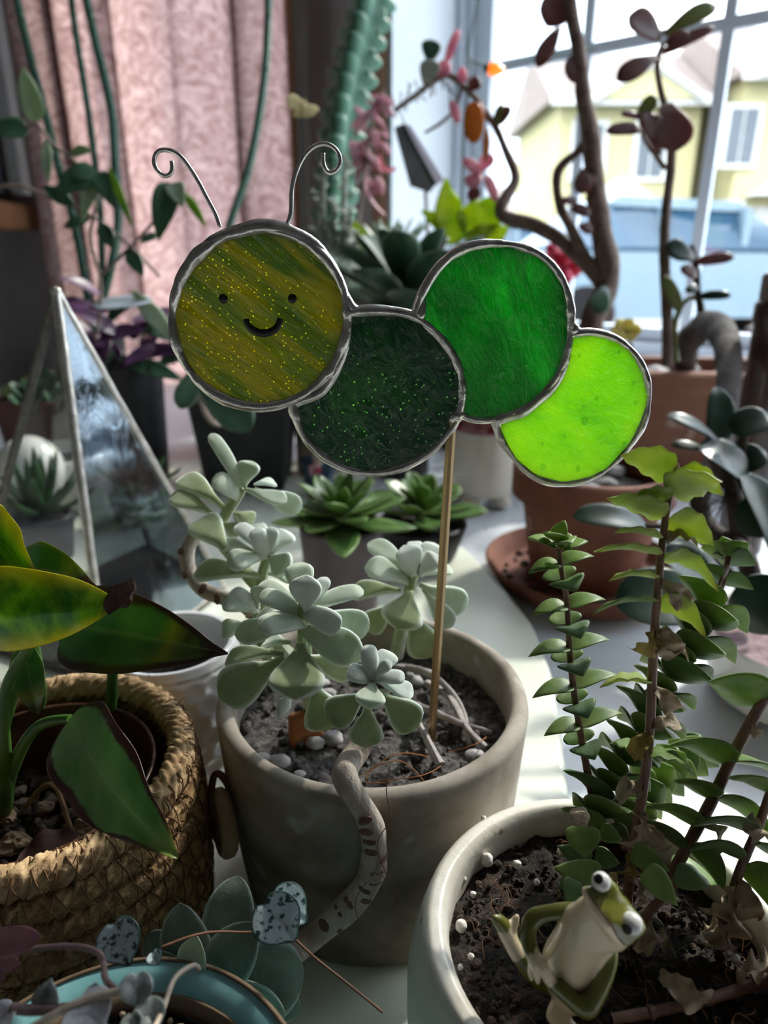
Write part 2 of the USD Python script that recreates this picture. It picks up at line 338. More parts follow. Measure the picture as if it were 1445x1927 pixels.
# the big window: reveal boards, frame, grid, panes
G = REV - .05
wz0, wz1 = .075, 1.85
win = Thing('window_1', kind='structure', label='bright white framed window with a slim grid of bars')
win.add('reveal_board', slab(wall_pt(-.002), wall_pt(.012), NO, G, wz0, wz1), 'white_trim')
win.add('sill_board', slab(wall_pt(-.002, -.03), wall_pt(S1, -.03), NO, G + .03, .05, .075), 'white_trim')
win.add('head_board', slab(wall_pt(0), wall_pt(S1), NO, G, wz1, wz1 + .02), 'white_trim')
def upright(s0, s1, d0, th, z0=wz0, z1=wz1): return slab(wall_pt(s0, d0), wall_pt(s1, d0), NO, th, z0, z1)
win.add('frame', cat_(upright(.012, .030, G - .03, .07), upright(.030, .048, G - .015, .05), upright(.012, S1, G - .03, .07, wz0, wz0 + .03), upright(.012, S1, G - .03, .07, wz1 - .03, wz1)), 'vinyl')
win.add('sash', cat_(upright(.048, .092, G, .03), upright(.048, S1, G, .03, wz0 + .03, wz0 + .06)), 'vinyl')
bars = [.326 + .284 * k for k in range(7) if .326 + .284 * k < S1]
for s in bars: win.add('grid_bar', upright(s - .011, s + .011, G + .01, .012, wz0 + .05, wz1 - .03), 'vinyl')
zb = [.686, 1.19]
for z in zb: win.add('grid_bar', upright(.09, S1, G + .009, .014, z - .011, z + .011), 'vinyl')
ss, zz = [.09] + bars + [S1], [wz0 + .05] + zb + [wz1 - .02]
for a, b in zip(ss, ss[1:]):
    for c, d in zip(zz, zz[1:]): win.add('pane', upright(a, b, G + .013, .003, c, d), 'pane')
struct('trim_1', slab(wall_pt(-.038, -.012), wall_pt(-.002, -.012), NO, .03, ZF, ZC), 'wood_trim', 'brown wooden strip beside the big window')
# the curtained window
w2 = Thing('window_2', kind='structure', label='narrow window glowing behind the pink curtain')
w2.add('pane', slab(cw(-.70) + ND * .10, cw(-.235) + ND * .10, ND, .004, -.1, 1.8), 'pane')
w2.add('frame', cat_(slab(cw(-.72) - ND * .012, cw(-.70) - ND * .012, ND, .14, -.1, 1.8), slab(cw(-.235) - ND * .012, cw(-.21) - ND * .012, ND, .14, -.1, 1.8)), 'wood_trim')
def curtain():
    U = np.linspace(0, .60, 700); per = .112
    ph = 2 * np.pi * U / per + .9 * np.sin(U * 9); amp = .029
    x = -.80 + U + (-.0) - amp * np.sin(ph) * (1 + .25 * np.sin(U * 17)); y = .016 * np.cos(ph) + .006 * np.sin(U * 31)
    Z = np.linspace(-.7, 1.85, 60); rows = []
    for z in Z:
        k = .004 * np.sin(z * 3 + U * 11)
        p = np.stack([x + k, A[1] + (x - A[0]) * .1 - .075 + y + k, np.full_like(U, z)], 1); rows.append(p)
    P = np.array(rows); n, m = P.shape[:2]
    i, j = np.meshgrid(np.arange(n - 1), np.arange(m - 1), indexing='ij'); a = i * m + j
    q = np.stack([a, a + 1, a + m + 1, a + m], -1).reshape(-1, 4)
    return P.reshape(-1, 3), np.vstack([q[:, :3], q[:, [0, 2, 3]]])
single('curtain', curtain(), 'curtain', 'pink swirl-embossed curtain hanging in narrow pleats before a window', 'curtain', smooth=True)
# far left: dark panel over a wooden ledge
pn = Thing('framed_panel', 'dark navy panel with a grey side strip at the far left', 'panel', (-1.03, 1.70, .30))
xr = -.80
pn.add('panel', rbox((xr - .29, cw(xr - .5)[1] - .10, .86), (.5, .03, .9), ch=.004), 'navy')
pn.add('side_strip', rbox((xr - .022, cw(xr)[1] - .10, .86), (.035, .04, .9), ch=.004), 'wall_paint')
single('wooden_ledge', rbox((xr - .335, cw(xr)[1] - .10, .365), (.6, .20, .06), ch=.006), 'wood_trim', 'brown wooden ledge under the dark navy panel', 'ledge')

# ------------------------------------------------------------------ outside
GZ = -.72

struct('street', rbox((6, 22, GZ - .1), (90, 70, .2)), 'asphalt', 'pale asphalt street outside the window')
struct('lawn', rbox((9, 29, GZ - .06), (60, 14, .2)), 'lawn', 'strip of lawn before the yellow houses')
def house(x0, x1, y, hgt, dep, label, wins, door, gables):
    h = Thing('house', label, 'house', ((x0 + x1) / 2, y, GZ))
    h.add('wall', rbox(((x0 + x1) / 2, y + dep / 2, GZ + hgt / 2), (x1 - x0, dep, hgt), ch=.02), 'siding')
    pr = np.array([[x, yy, z] for x in (x0 - .4, x1 + .4) for yy, z in ((y - .5, GZ + hgt), (y + dep + .5, GZ + hgt), (y + dep / 2, GZ + hgt + dep * .28))])
    rf = h.add('roof', m3.Manifold.hull_points(pr), 'roof', smooth=False)
    h.add('eave', rbox(((x0 + x1) / 2, y - .48, GZ + hgt - .02), (x1 - x0 + .8, .14, .28)), 'house_white')
    for gx, gw in gables:
        g = np.array([[x, yy, z] for yy in (y - .62, y + dep / 2) for x, z in ((gx - gw, GZ + hgt), (gx + gw, GZ + hgt), (gx, GZ + hgt + gw * .55))])
        h.add('gable', m3.Manifold.hull_points(g), 'siding', smooth=False)
        for sgn in (-1, 1):
            h.add('gable_trim', tube([(gx, y - .66, GZ + hgt + gw * .55 + .05), (gx + sgn * gw * 1.08, y - .66, GZ + hgt - .04)], .11, n=2, m=4), 'house_white', smooth=False)
    for wx, wz, ww, wh in wins:
        f = h.add('window', rbox((wx, y - .04, GZ + wz), (ww + .28, .12, wh + .28)), 'house_white')
        h.add('glass', cat_(rbox((wx - ww / 4, y - .10, GZ + wz), (ww / 2 - .06, .04, wh)), rbox((wx + ww / 4, y - .10, GZ + wz), (ww / 2 - .06, .04, wh))), 'house_glass', parent=f)
    for dx in door:
        f = h.add('door', rbox((dx, y - .05, GZ + 1.1), (1.15, .12, 2.2)), 'house_white')
        h.add('canopy', m3.Manifold.hull_points(np.array([[dx + a, y + b, GZ + z] for b in (-.9, 0) for a, z in ((-1, 2.5), (1, 2.5), (0, 3.1))])), 'house_white', smooth=False)
house(5.6, 10.1, 25.6, 5.3, 7.5, 'yellow two storey house on the left, partly behind the jade stems', [(6.6, 3.9, .9, 1.5), (8.6, 3.9, .9, 1.5), (6.4, 1.4, .9, 1.5), (8.9, 1.4, 1.2, 1.5)], [7.6], [(8.2, 1.6)])
house(11.0, 18.2, 24.6, 5.8, 8, 'yellow two storey house on the right with a white door canopy', [(11.0, 4.2, .9, 1.5), (13.6, 4.2, .9, 1.5), (10.9, 1.5, .9, 1.5), (15.2, 1.5, 1.4, 1.5)], [12.4], [(12.7, 1.5), (16.0, 2.0)])
house(2.5, 8.5, 52, 3.0, 7, 'small distant low house at the far end of the street', [(4.5, 1.5, 1.2, 1.1)], [6.4], [(4.5, 1.8)])
def shrub(name, x, y, r, m, label, h=1):
    single(name, blob((x, y, GZ + r * .55 * h), r, 3, .5, 4, (1.2, 1, .8 * h)), m, label, 'shrub')
shrub('red_shrub', 9.4, 23.6, .8, 'shrub_red', 'reddish shrub below the left yellow house')
shrub('red_shrub', 13.6, 22.4, .75, 'shrub_red', 'reddish shrub by the white door of the right house')
shrub('green_shrub', 7.3, 24.2, .6, 'shrub', 'upright yellow green shrub before the left house', 2.4)
shrub('green_shrub', 11.4, 23.0, .6, 'shrub', 'round green shrub between the two reddish shrubs', 1.1)
def car(x, y, rz, m, label):
    t = Thing('car', label, 'car', (x, y, GZ)); cs, sn = math.cos(rz), math.sin(rz)
    R = np.array([[cs, sn, 0], [-sn, cs, 0], [0, 0, 1]])
    put = lambda me: (vf(me)[0] @ R + np.array([x, y, GZ]), vf(me)[1])
    def body(pts, w, ins=.0):
        a = Polygon(pts).buffer(-.04).buffer(.04)
        e = vf(trimesh.creation.extrude_polygon(a, w, engine='earcut')); v = e[0]
        return np.stack([v[:, 0], v[:, 2] - w / 2, v[:, 1]], 1), e[1][:, ::-1]
    low = [(-2.15, .3), (2.15, .3), (2.2, .55), (2.1, .78), (1.2, .95), (-1.7, .98), (-2.15, .9), (-2.2, .6)]
    t.add('body', put(body(low, 1.72)), m)
    v, f = body([(1.15, .93), (.35, 1.4), (-1.1, 1.45), (-1.75, .96)], 1.5); v[:, 1] *= np.where(v[:, 2] > 1.2, .82, 1.05)
    t.add('window_band', put((v, f)), 'car_glass')
    v, f = body([(.42, 1.36), (.3, 1.46), (-1.0, 1.51), (-1.25, 1.42)], 1.3); t.add('roof', put((v, f)), m)
    for sx in (-1.35, 1.35):
        for sy in (-.8, .8):
            w = trimesh.creation.cylinder(radius=.32, height=.2, sections=24); w.apply_transform(trimesh.transformations.rotation_matrix(np.pi / 2, [1, 0, 0])); w.apply_translation([sx, sy, .32])
            t.add('wheel', put(w), 'tyre')
    for sx, sy in ((.35, 0), (-.55, 0)):
        t.add('pillar', put(rbox((sx, sy, 1.18), (.07, 1.56, .44))), m)
car(3.36, 8.7, .1, 'car_silver', 'pale blue car parked outside behind the jade stems')
car(6.9, 9.9, -1.2, 'car_blue', 'blue car at the right of the window')
car(3.4, 17.5, .1, 'car_silver', 'small distant silver car far down the street')

# ------------------------------------------------------------------ table and cream board
tp = np.array([[-1.6, -.3], [1.2, -.3], wall_pt(1.35, -.05)[:2], wall_pt(-.15, -.05)[:2], [-1.6, 1.62]])
tb = Thing('plant_table', 'long white speckled table top that carries all the pots', 'table', (0, .4, ZF))
tb.add('tabletop', plate(Polygon(tp).buffer(-.01).buffer(.01).exterior.coords, TZ - .03, TZ), 'table_white')
for x, y in ((-1.5, -.2), (1.0, -.2), (-1.5, 1.5), (.1, 1.45)): tb.add('leg', rbox((x, y, (ZF + TZ - .03) / 2), (.05, .05, TZ - .03 - ZF)), 'white_trim')
bd = Polygon([(-.75, .02), (.16, .02), (.14, .22), (.108, .33), (.118, .39), (.127, .46), (.127, .53), (.112, .61), (.085, .70), (.04, .76), (-.03, .80), (-.035, 1.03), (-.80, 1.045)]).buffer(-.03).buffer(.03)
def board(poly, z0, z1, ch=.003):
    lo = np.array(poly.exterior.coords)[:-1]; out = []
    for d, z in ((ch, z0), (0, z0 + ch), (0, z1 - ch), (-.0 + ch * .3, z1 - ch * .3), (ch, z1)):
        q = np.array(poly.buffer(-d).exterior.coords)[:-1] if d else lo
        L = LineString(np.vstack([q, q[:1]])); k = L.project(__import__('shapely').Point(q[0]))
        s = (np.linspace(0, 1, 220, endpoint=False)) * L.length
        out.append([[*L.interpolate(a).coords[0], z] for a in s])
    return loft(out)
single('serving_board', board(bd, TZ + .0005, -.0005, .004), 'board_cream', 'cream rounded board under the grey pot on the white table', 'board', smooth=35)

# ------------------------------------------------------------------ materials of the plants and pots
mat('concrete', (.20, .165, .13), (.37, .325, .275), 38, .85, bump=.25, bscale=500, bdist=.0006, speck=((.44, .41, .37), 26.0, .62), detail=8, zband=(.068, .03, (.62, .57, .52)))
mat('soil_dark', (.007, .005, .004), (.040, .026, .018), 260, .95, bump=.8, bscale=700, bdist=.002, lo=.4, hi=.62, speck=((.30, .24, .19), 330.0, .73))
mat('soil_grey', (.025, .022, .021), (.13, .115, .11), 240, .95, bump=.8, bscale=600, bdist=.002, lo=.4, hi=.65, speck=((.36, .34, .33), 300.0, .7))
mat('crumb', (.012, .008, .006), (.065, .042, .028), 190, .95, bump=.5, bscale=800)
mat('perlite', (.62, .58, .53), (.78, .75, .70), 300, .8, bump=.5, bscale=500, bdist=.001)
mat('pebble', (.20, .19, .19), (.36, .34, .34), 200, .7)
FZ = [('y', [(.72, 0), (.95, .85)], (.86, .93, .86), 0), ('x', [(.0, .35), (.25, 0)], (.36, .46, .20), 0)]
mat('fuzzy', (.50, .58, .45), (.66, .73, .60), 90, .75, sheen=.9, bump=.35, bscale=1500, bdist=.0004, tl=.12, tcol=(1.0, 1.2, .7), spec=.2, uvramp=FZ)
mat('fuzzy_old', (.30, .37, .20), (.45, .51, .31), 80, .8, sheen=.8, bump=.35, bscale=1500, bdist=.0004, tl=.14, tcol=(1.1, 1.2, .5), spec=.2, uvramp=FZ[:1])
mat('fuzzy_young', (.69, .76, .67), (.82, .87, .79), 90, .75, sheen=.9, bump=.35, bscale=1500, bdist=.0004, tl=.10, spec=.2, uvramp=FZ[:1])
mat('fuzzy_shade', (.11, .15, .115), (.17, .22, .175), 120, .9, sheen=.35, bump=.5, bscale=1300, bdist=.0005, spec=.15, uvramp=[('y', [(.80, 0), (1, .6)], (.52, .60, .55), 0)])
mat('woody', (.30, .235, .19), (.52, .45, .39), 120, .85, bump=.7, bscale=240, bdist=.0015, stretch=(1, 1, .5))
mat('scar', (.10, .045, .035), (.19, .10, .075), 300, .9)
mat('dry_stem', (.24, .21, .20), (.42, .38, .37), 150, .9, bump=.4, bscale=500)
mat('brass', (.36, .24, .12), (.48, .34, .18), 60, .38, metal=.9, bump=.1, bscale=300, stretch=(6, 6, .4))
mat('rust', (.22, .065, .015), (.36, .13, .03), 70, .8)
mat('wood_disc', (.34, .23, .14), (.46, .33, .21), 40, .7, bump=.2, bscale=160)
mat('leather', (.12, .045, .018), (.2, .08, .03), 60, .6)

# ------------------------------------------------------------------ the grey pot
PC = onz(701, 1292, .103); PC[2] = 0; PR = .0735
gp = Thing('grey_pot', 'round grey concrete pot in the middle holding the fuzzy pale succulent', 'pot', PC)
gp.add('body', lathe(pot_profile(.0655, PR, .103, .0085, bulge=.001), 96, PC, wob=.006), 'concrete')
GS = .083
gp.add('soil', soil_disc(PC + [0, 0, GS], .0652, .004, 3), 'soil_grey', smooth=True)
gp.add('crumbs', clumps(PC + [0, 0, GS + .001], .061, 260, .0024, 5), 'soil_grey', kind='stuff', smooth=False)
g = np.random.default_rng(21)
for k, (x, y) in enumerate(scatter_disc(.058, 16, 8)):
    gp.add('pebble', blob(PC + [x, y, GS + .003], g.uniform(.0022, .0042), k, .3, 2, (1.2, 1, .8)), 'pebble')
def dryroot(pts, r, m='dry_stem'):
    return tube([PC + [a * .001, b * .001, GS + c * .001] for a, b, c in pts], r, n=26, m=7, wob=.25)
for pts in ([(28, 26, 4), (38, 6, 9), (44, -12, 6), (52, -24, 4)], [(14, 40, 5), (30, 20, 13), (42, 2, 8), (45, -20, 2)], [(10, 10, 6), (28, -4, 9), (40, -10, 7), (56, -12, 3)], [(-10, 46, 4), (12, 36, 8), (34, 34, 5)], [(30, -36, 4), (24, -20, 8), (20, -4, 6)]):
    gp.add('dead_stem', dryroot(pts, [.0022, .0017, .0013]), 'dry_stem')
single('rusty_shard', rbox(onz(575, 1368, GS + .008), (.016, .004, .018), .5, .001), 'rust', 'rust coloured shard in the grey pot under the pale leaves', 'shard')
for k, (pts, r) in enumerate((([(25, -33, 6), (8, -40, 12), (-2, -52, 10), (8, -60, 16)], .00022), ([(34, -30, 6), (44, -34, 13), (52, -22, 8)], .00022), ([(2, -50, 8), (20, -52, 12), (30, -40, 7)], .0002), ([(-4, -48, 9), (12, -44, 13), (22, -50, 8)], .0002))):
    gp.add('root_hair', dryroot(pts, r), 'rust')
# round wooden tag on a leather tie, hung on the pot's left side
wd = Thing('wooden_tag', 'small round wooden disc on a leather tie at the left of the grey pot', 'tag', at(424, 1548, .318))
cwd = at(420, 1548, .318)
dm = trimesh.creation.cylinder(radius=.0150, height=.0072, sections=40); 
dm = lathe([(0.0001, -.0036), (.0132, -.0036), (.0150, -.002), (.0153, 0), (.0150, .002), (.0132, .0036), (.0001, .0036)], 40)
ax = unit([-.88, -.42, .05]); s1 = unit(np.cross(ax, [0, 0, 1])); s2 = np.cross(s1, ax)
wd.add('disc', (dm[0] @ np.array([s1, s2, ax]) + cwd, dm[1]), 'wood_disc')
wd.add('tie', tube([at(432, 1500, .322), at(425, 1470, .318), at(408, 1455, .318), at(398, 1500, .318), at(402, 1540, .314)], .0016, n=24, m=6), 'leather')

# ------------------------------------------------------------------ the fuzzy succulent
fs = Thing('fuzzy_succulent', 'pale fuzzy leaved succulent with rosettes spilling over the grey pot', 'succulent', PC + [0, 0, GS])
UPV = np.array([0, -.45, .9])
def rosette(t, leaves, m='fuzzy', up=UPV, thick=.34, prof='spoon'):
    for k, q in enumerate(leaves):
        bx, by, ex, ey, w = q[:5]; te = t + (q[5] if len(q) > 5 else 0); mm = q[6] if len(q) > 6 else m; pr = q[7] if len(q) > 7 else prof
        tb_ = t + (q[8] if len(q) > 8 else 0)
        b, e = at(bx, by, tb_), at(ex, ey, te); d = unit(e - b); u = np.array(up, float)
        L = np.linalg.norm(e - b); wd_ = w * mpp(t)
        if ey > by + 25: u = np.array([0, -.9, .45])           # hanging leaves show their face to us
        fs.leaf('leaf', leaf(b, e, wd_ * 1.06, min(wd_ * thick * 1.25, .0085), u, pr, bend=.10 * (1 if ey < by + 20 else -.3), cup=.22 if pr != 'finger' else .02, fold=.05, seed=k, nu=20, nv=9), mm)
Y, O = 'fuzzy_young', 'fuzzy_old'
# main rosette A: back and lower leaves first
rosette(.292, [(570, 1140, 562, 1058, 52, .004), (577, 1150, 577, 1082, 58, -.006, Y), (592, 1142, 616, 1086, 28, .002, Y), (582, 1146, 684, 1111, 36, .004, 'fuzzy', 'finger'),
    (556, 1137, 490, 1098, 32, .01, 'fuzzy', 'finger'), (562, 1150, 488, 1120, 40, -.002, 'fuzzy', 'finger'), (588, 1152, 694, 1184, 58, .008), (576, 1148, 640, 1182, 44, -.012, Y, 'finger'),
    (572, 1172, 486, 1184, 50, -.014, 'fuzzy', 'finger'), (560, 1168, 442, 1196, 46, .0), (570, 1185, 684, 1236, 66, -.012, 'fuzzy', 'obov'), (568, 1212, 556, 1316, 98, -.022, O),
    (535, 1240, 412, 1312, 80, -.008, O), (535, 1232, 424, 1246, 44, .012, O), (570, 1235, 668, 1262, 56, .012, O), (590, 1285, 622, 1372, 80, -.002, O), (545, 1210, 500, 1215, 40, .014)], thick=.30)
fs.add('stem', tube([at(572, 1135, .294), at(572, 1200, .296), at(578, 1280, .305), onz(590, 1340, GS)], [.0028, .0034, .004], wob=.1), O)
# small rosette B leaning over the rim
rosette(.272, [(700, 1282, 692, 1213, 32, .004, Y, 'finger'), (704, 1276, 738, 1228, 42, .006, Y), (705, 1278, 737, 1246, 24, -.002, Y), (705, 1278, 762, 1276, 30, -.003, Y, 'finger'), (712, 1282, 778, 1306, 38, .004, Y),
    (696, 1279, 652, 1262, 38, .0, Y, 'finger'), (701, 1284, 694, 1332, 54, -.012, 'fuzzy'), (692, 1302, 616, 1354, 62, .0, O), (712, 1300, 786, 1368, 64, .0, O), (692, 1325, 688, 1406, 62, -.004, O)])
# rosette C
rosette(.322, [(506, 1042, 444, 988, 32, .006, Y, 'finger'), (500, 1052, 480, 994, 34, -.004, Y, 'finger'), (505, 1030, 484, 984, 26, .01, Y, 'finger'), (505, 1040, 516, 992, 28, -.002, Y, 'finger'), (512, 1042, 550, 1004, 44, .004, Y),
    (506, 1046, 544, 1072, 50, -.012, 'fuzzy'), (496, 1050, 428, 1066, 50, -.008), (490, 1085, 364, 1082, 52, .006, O), (480, 1040, 412, 1028, 34, .004), (505, 1080, 556, 1090, 36, .0), (430, 1040, 370, 980, 66, .008, O)])
fs.add('stem', tube([at(506, 1045, .324), at(492, 1090, .324), at(500, 1160, .328), onz(560, 1240, GS)], [.0024, .0032, .004], wob=.1), O)
# rosette D, high at the left with the long finger leaf
rosette(.340, [(455, 918, 396, 816, 27, .002, 'fuzzy', 'finger'), (460, 916, 476, 868, 46, .0, 'fuzzy'), (450, 935, 400, 900, 44, -.006, 'fuzzy', 'finger'), (460, 920, 540, 944, 34, -.004, 'fuzzy'), (478, 920, 568, 958, 42, .006), (478, 912, 520, 912, 24, .008, Y),
    (420, 955, 336, 902, 50, .01, O), (402, 970, 318, 936, 44, .0, O), (440, 965, 474, 990, 50, .004, O), (418, 985, 452, 1006, 40, .0, O)])
fs.add('stem', tube([at(456, 918, .342), at(425, 968, .344), at(412, 1005, .345), at(440, 1050, .34), at(500, 1120, .335)], [.0024, .003, .0036], wob=.1), O)
# rosette E, right behind the stake's foot
rosette(.345, [(778, 1086, 692, 1022, 42, .006, 'fuzzy'), (768, 1098, 686, 1068, 52, -.006), (778, 1084, 760, 1026, 52, -.004, Y), (783, 1056, 779, 1019, 28, .008, Y), (792, 1076, 818, 1022, 38, .006, Y), (792, 1084, 826, 1046, 42, -.004, Y),
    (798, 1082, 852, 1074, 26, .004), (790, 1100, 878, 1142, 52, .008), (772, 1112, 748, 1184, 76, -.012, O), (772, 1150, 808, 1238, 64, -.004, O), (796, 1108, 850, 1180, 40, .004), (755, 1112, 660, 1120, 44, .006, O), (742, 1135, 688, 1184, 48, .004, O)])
fs.add('stem', tube([at(778, 1080, .347), at(762, 1150, .349), onz(745, 1240, GS)], [.0028, .0034, .004], wob=.1), O)
# rosette F, left behind A
rosette(.312, [(485, 1150, 436, 1110, 30, .004, Y, 'finger'), (480, 1152, 418, 1136, 38, .0, 'fuzzy'), (482, 1164, 526, 1152, 32, -.004, Y), (484, 1146, 492, 1102, 34, .004, 'fuzzy'), (470, 1178, 416, 1192, 42, .0)])
fs.add('stem', tube([at(483, 1150, .314), at(490, 1200, .316), onz(540, 1260, GS)], [.0022, .003], wob=.1), O)
# small dry tip leaf hanging inside the rim
fs.leaf('leaf', pleaf((545, 1308), (522, 1350), 26, 8, .285, .280, up=(0, -.9, .4), prof='lance'), Y)
# scarred bare stems: at the left, and the long trunk that hangs over the rim
def scars(path, r, n, seed, rs=.0024):
    g = np.random.default_rng(seed); P = spline(path, 60); out = []
    for k in range(n):
        i = int(4 + (k + .5) / n * 52); t = unit(P[min(i + 1, 59)] - P[i - 1]); a = unit(np.cross(t, [0, 1, 0])); b = np.cross(t, a); b = b if b[1] < 0 else -b
        th = g.uniform(-1.0, 1.0); nn = a * math.sin(th) + b * math.cos(th)
        e = trimesh.creation.icosphere(1, 1.0); v = np.array(e.vertices) * [rs * 1.15, rs * .75, rs * .3]
        out.append((v @ np.array([unit(np.cross(t, nn)), t, nn]) + P[i] + nn * r * .93, np.array(e.faces)))
    return out
lp = [at(372, 1000, .352), at(352, 1040, .352), at(366, 1092, .350), at(400, 1118, .346), at(440, 1130, .34), onz(500, 1200, GS)]
st = fs.add('stem', tube(lp, .0037, n=40, m=10, wob=.16, seed=4), 'woody', label='scarred brown stem')
for s in scars(lp, .0037, 8, 3, .0026): fs.add('leaf_scar', s, 'scar', parent=st)
ys = PC[1] - PR - .006
hp = [at(690, 1385, .2765), at(664, 1425, .272), ony(650, 1462, ys + .0), ony(668, 1500, ys - .001), ony(690, 1535, ys - .001), ony(703, 1580, ys), ony(703, 1625, ys + .001), ony(690, 1665, ys + .002), ony(655, 1705, ys + .0), ony(620, 1738, ys - .003), ony(585, 1766, ys - .008), at(520, 1810, .262), at(440, 1850, .256)]
def knobby(path, r, n, m, seed):
    v, f = tube(path, r, n=n, m=m, wob=.14, seed=seed); return v, f
st = fs.add('stem', knobby(hp, [.0043, .0046, .0045, .0048, .0052, .0052, .005, .0042], 110, 14, 9), 'woody', label='bare scarred trunk hanging over the rim')
for s in scars(hp[3:11], .0049, 13, 6): fs.add('leaf_scar', s, 'scar', parent=st)
for pts in ([(735, 1440), (728, 1500), (735, 1540), (712, 1580), (725, 1640), (742, 1690)], [(700, 1640), (740, 1665), (750, 1690), (735, 1720)], [(690, 1660), (668, 1700), (680, 1740)]):
    fs.add('root_hair', tube([ony(a, b, ys - .006) for a, b in pts], .00018, n=30, m=4), 'leather')
# the shaded rosette at the trunk's end, in front of the pot
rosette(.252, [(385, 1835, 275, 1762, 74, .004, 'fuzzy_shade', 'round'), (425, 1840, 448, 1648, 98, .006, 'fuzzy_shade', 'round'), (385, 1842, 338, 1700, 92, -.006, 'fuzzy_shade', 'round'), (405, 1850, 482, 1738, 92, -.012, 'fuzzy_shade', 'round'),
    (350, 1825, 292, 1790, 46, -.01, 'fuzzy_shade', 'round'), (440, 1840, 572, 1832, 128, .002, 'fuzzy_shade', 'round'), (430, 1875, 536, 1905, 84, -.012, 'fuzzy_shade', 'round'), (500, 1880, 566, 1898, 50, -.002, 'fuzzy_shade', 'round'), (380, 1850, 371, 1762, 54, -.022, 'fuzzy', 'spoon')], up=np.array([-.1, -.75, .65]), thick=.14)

# ------------------------------------------------------------------ the stained glass caterpillar
YP = .272
mat('solder', (.46, .43, .41), (.82, .78, .74), 130, .26, metal=1, bump=.5, bscale=260, bdist=.0008, detail=6)
mat('silver_wire', (.62, .60, .56), (.78, .76, .72), 200, .25, metal=1, bump=.1, bscale=500)
mat('black_paint', (.006, .005, .006), rough=.35)
def glass(name, ramp, scale, stretch, refr, tl, rough=.12, bumps=.5, bsc=130, glitter=None, gloss=1.0, bubbles=None, nsc=None):
    """streaky art glass: part of the light passes straight, part is scattered, the wavy face mirrors the room"""
    n = {'g': ('geometry', {}), 'm_': ('mapping', {'rotation': stretch[3:]}), 'mp': ('mapping', {'scale': stretch[:3]}),
         'nz': ('noise_texture', {'scale': scale, 'detail': 6.0, 'roughness': .62, 'distortion': .6}), 'rp': ('rgb_ramp', {'ramp': ramp}),
         'bn': ('noise_texture', {'scale': bsc, 'detail': 5.0, 'roughness': .6, 'distortion': 1.0}), 'bp': ('bump', {'strength': min(1.0, bumps * 1.2), 'distance': .0022}),
         'rf': ('refraction_bsdf', {'IOR': 1.08, 'roughness': rough}), 't': ('translucent_bsdf', {}), 'df': ('diffuse_bsdf', {}), 'gl': ('glossy_bsdf', {'roughness': .07, 'color': (gloss,) * 3}),
         'lw': ('layer_weight', {'blend': .5}), 'pw': ('math', {'math_type': 'power', 'value2': 4.0}), 'f': ('math', {'math_type': 'multiply_add', 'value2': .6, 'value3': .055}), 'm1': ('mix_closure', {'fac': tl}), 'm2': ('mix_closure', {}), 'm0': ('mix_closure', {'fac': .75})}
    l = [('g.position', 'm_.vector'), ('m_.vector', 'mp.vector'), ('mp.vector', 'nz.vector'), ('nz.fac', 'rp.fac'), ('mp.vector', 'bn.vector'), ('bn.fac', 'bp.height'), ('bp.normal', 'rf.normal'), ('bp.normal', 'gl.normal'), ('bp.normal', 'f.IOR') if 0 else ('bp.normal', 't.normal'),
         ('bp.normal', 'lw.normal'), ('lw.facing', 'pw.value1'), ('pw.value', 'f.value1'), ('f.value', 'm2.fac'), ('rf.BSDF', 'm1.closure1'), ('df.BSDF', 'm0.closure1'), ('t.BSDF', 'm0.closure2'), ('m0.closure', 'm1.closure2'), ('m1.closure', 'm2.closure1'), ('gl.BSDF', 'm2.closure2')]
    cur = 'rp.color'
    if glitter:
        n['v'] = ('voronoi_texture', {'scale': glitter[0]}); n['vr'] = ('rgb_ramp', {'ramp': [(0, (1, 1, 1)), (.12, (1, 1, 1)), (.17, (0, 0, 0))]})
        n['gn'] = ('noise_texture', {'scale': glitter[2], 'detail': 3.0}); n['gr'] = ('rgb_ramp', {'ramp': [(glitter[3], (0, 0, 0)), (glitter[3] + .1, (1, 1, 1))]})
        n['gm'] = ('math', {'math_type': 'multiply'}); n['gx'] = ('mix_color', {'b': glitter[1], 'use_clamp': False})
        l += [('g.position', 'v.vector'), ('v.distance', 'vr.fac'), ('mp.vector', 'gn.vector'), ('gn.fac', 'gr.fac'), ('vr.color', 'gm.value1'), ('gr.color', 'gm.value2'), ('gm.value', 'gx.fac'), (cur, 'gx.a')]; cur = 'gx.result'
    l += [(cur, 'rf.color'), (cur, 't.color'), (cur, 'df.color')]
    MATS[name] = usdkit.material(stage, LOOKS + name, n, l, surface='m2.closure')
SK = (1, 1, 1, 0, math.radians(-33), 0)
glass('glass_head', [(.28, (.055, .12, .001)), (.44, (.15, .21, .003)), (.55, (.33, .29, .004)), (.64, (.09, .17, .002)), (.78, (.25, .27, .005))], 34, (.32, 1, 2.2, 0, math.radians(-36), 0), .3, .66, glitter=(560, (2.4, 2.2, .06), 15, .36), bumps=.6)
glass('glass_teal', [(.3, (.030, .080, .060)), (.5, (.022, .09, .045)), (.64, (.05, .15, .04)), (.72, (.20, .34, .02)), (.8, (.04, .15, .05))], 26, (1, 1, .7, 0, .4, 0), .3, .40, glitter=(420, (1.4, 2.2, .7), 14, .44), bumps=.9, bsc=160)
glass('glass_green', [(.28, (.006, .13, .02)), (.5, (.012, .30, .045)), (.68, (.03, .52, .07)), (.8, (.012, .22, .04))], 30, (1.4, 1, .6, 0, .3, 0), .3, .50, bumps=.9, bsc=190)
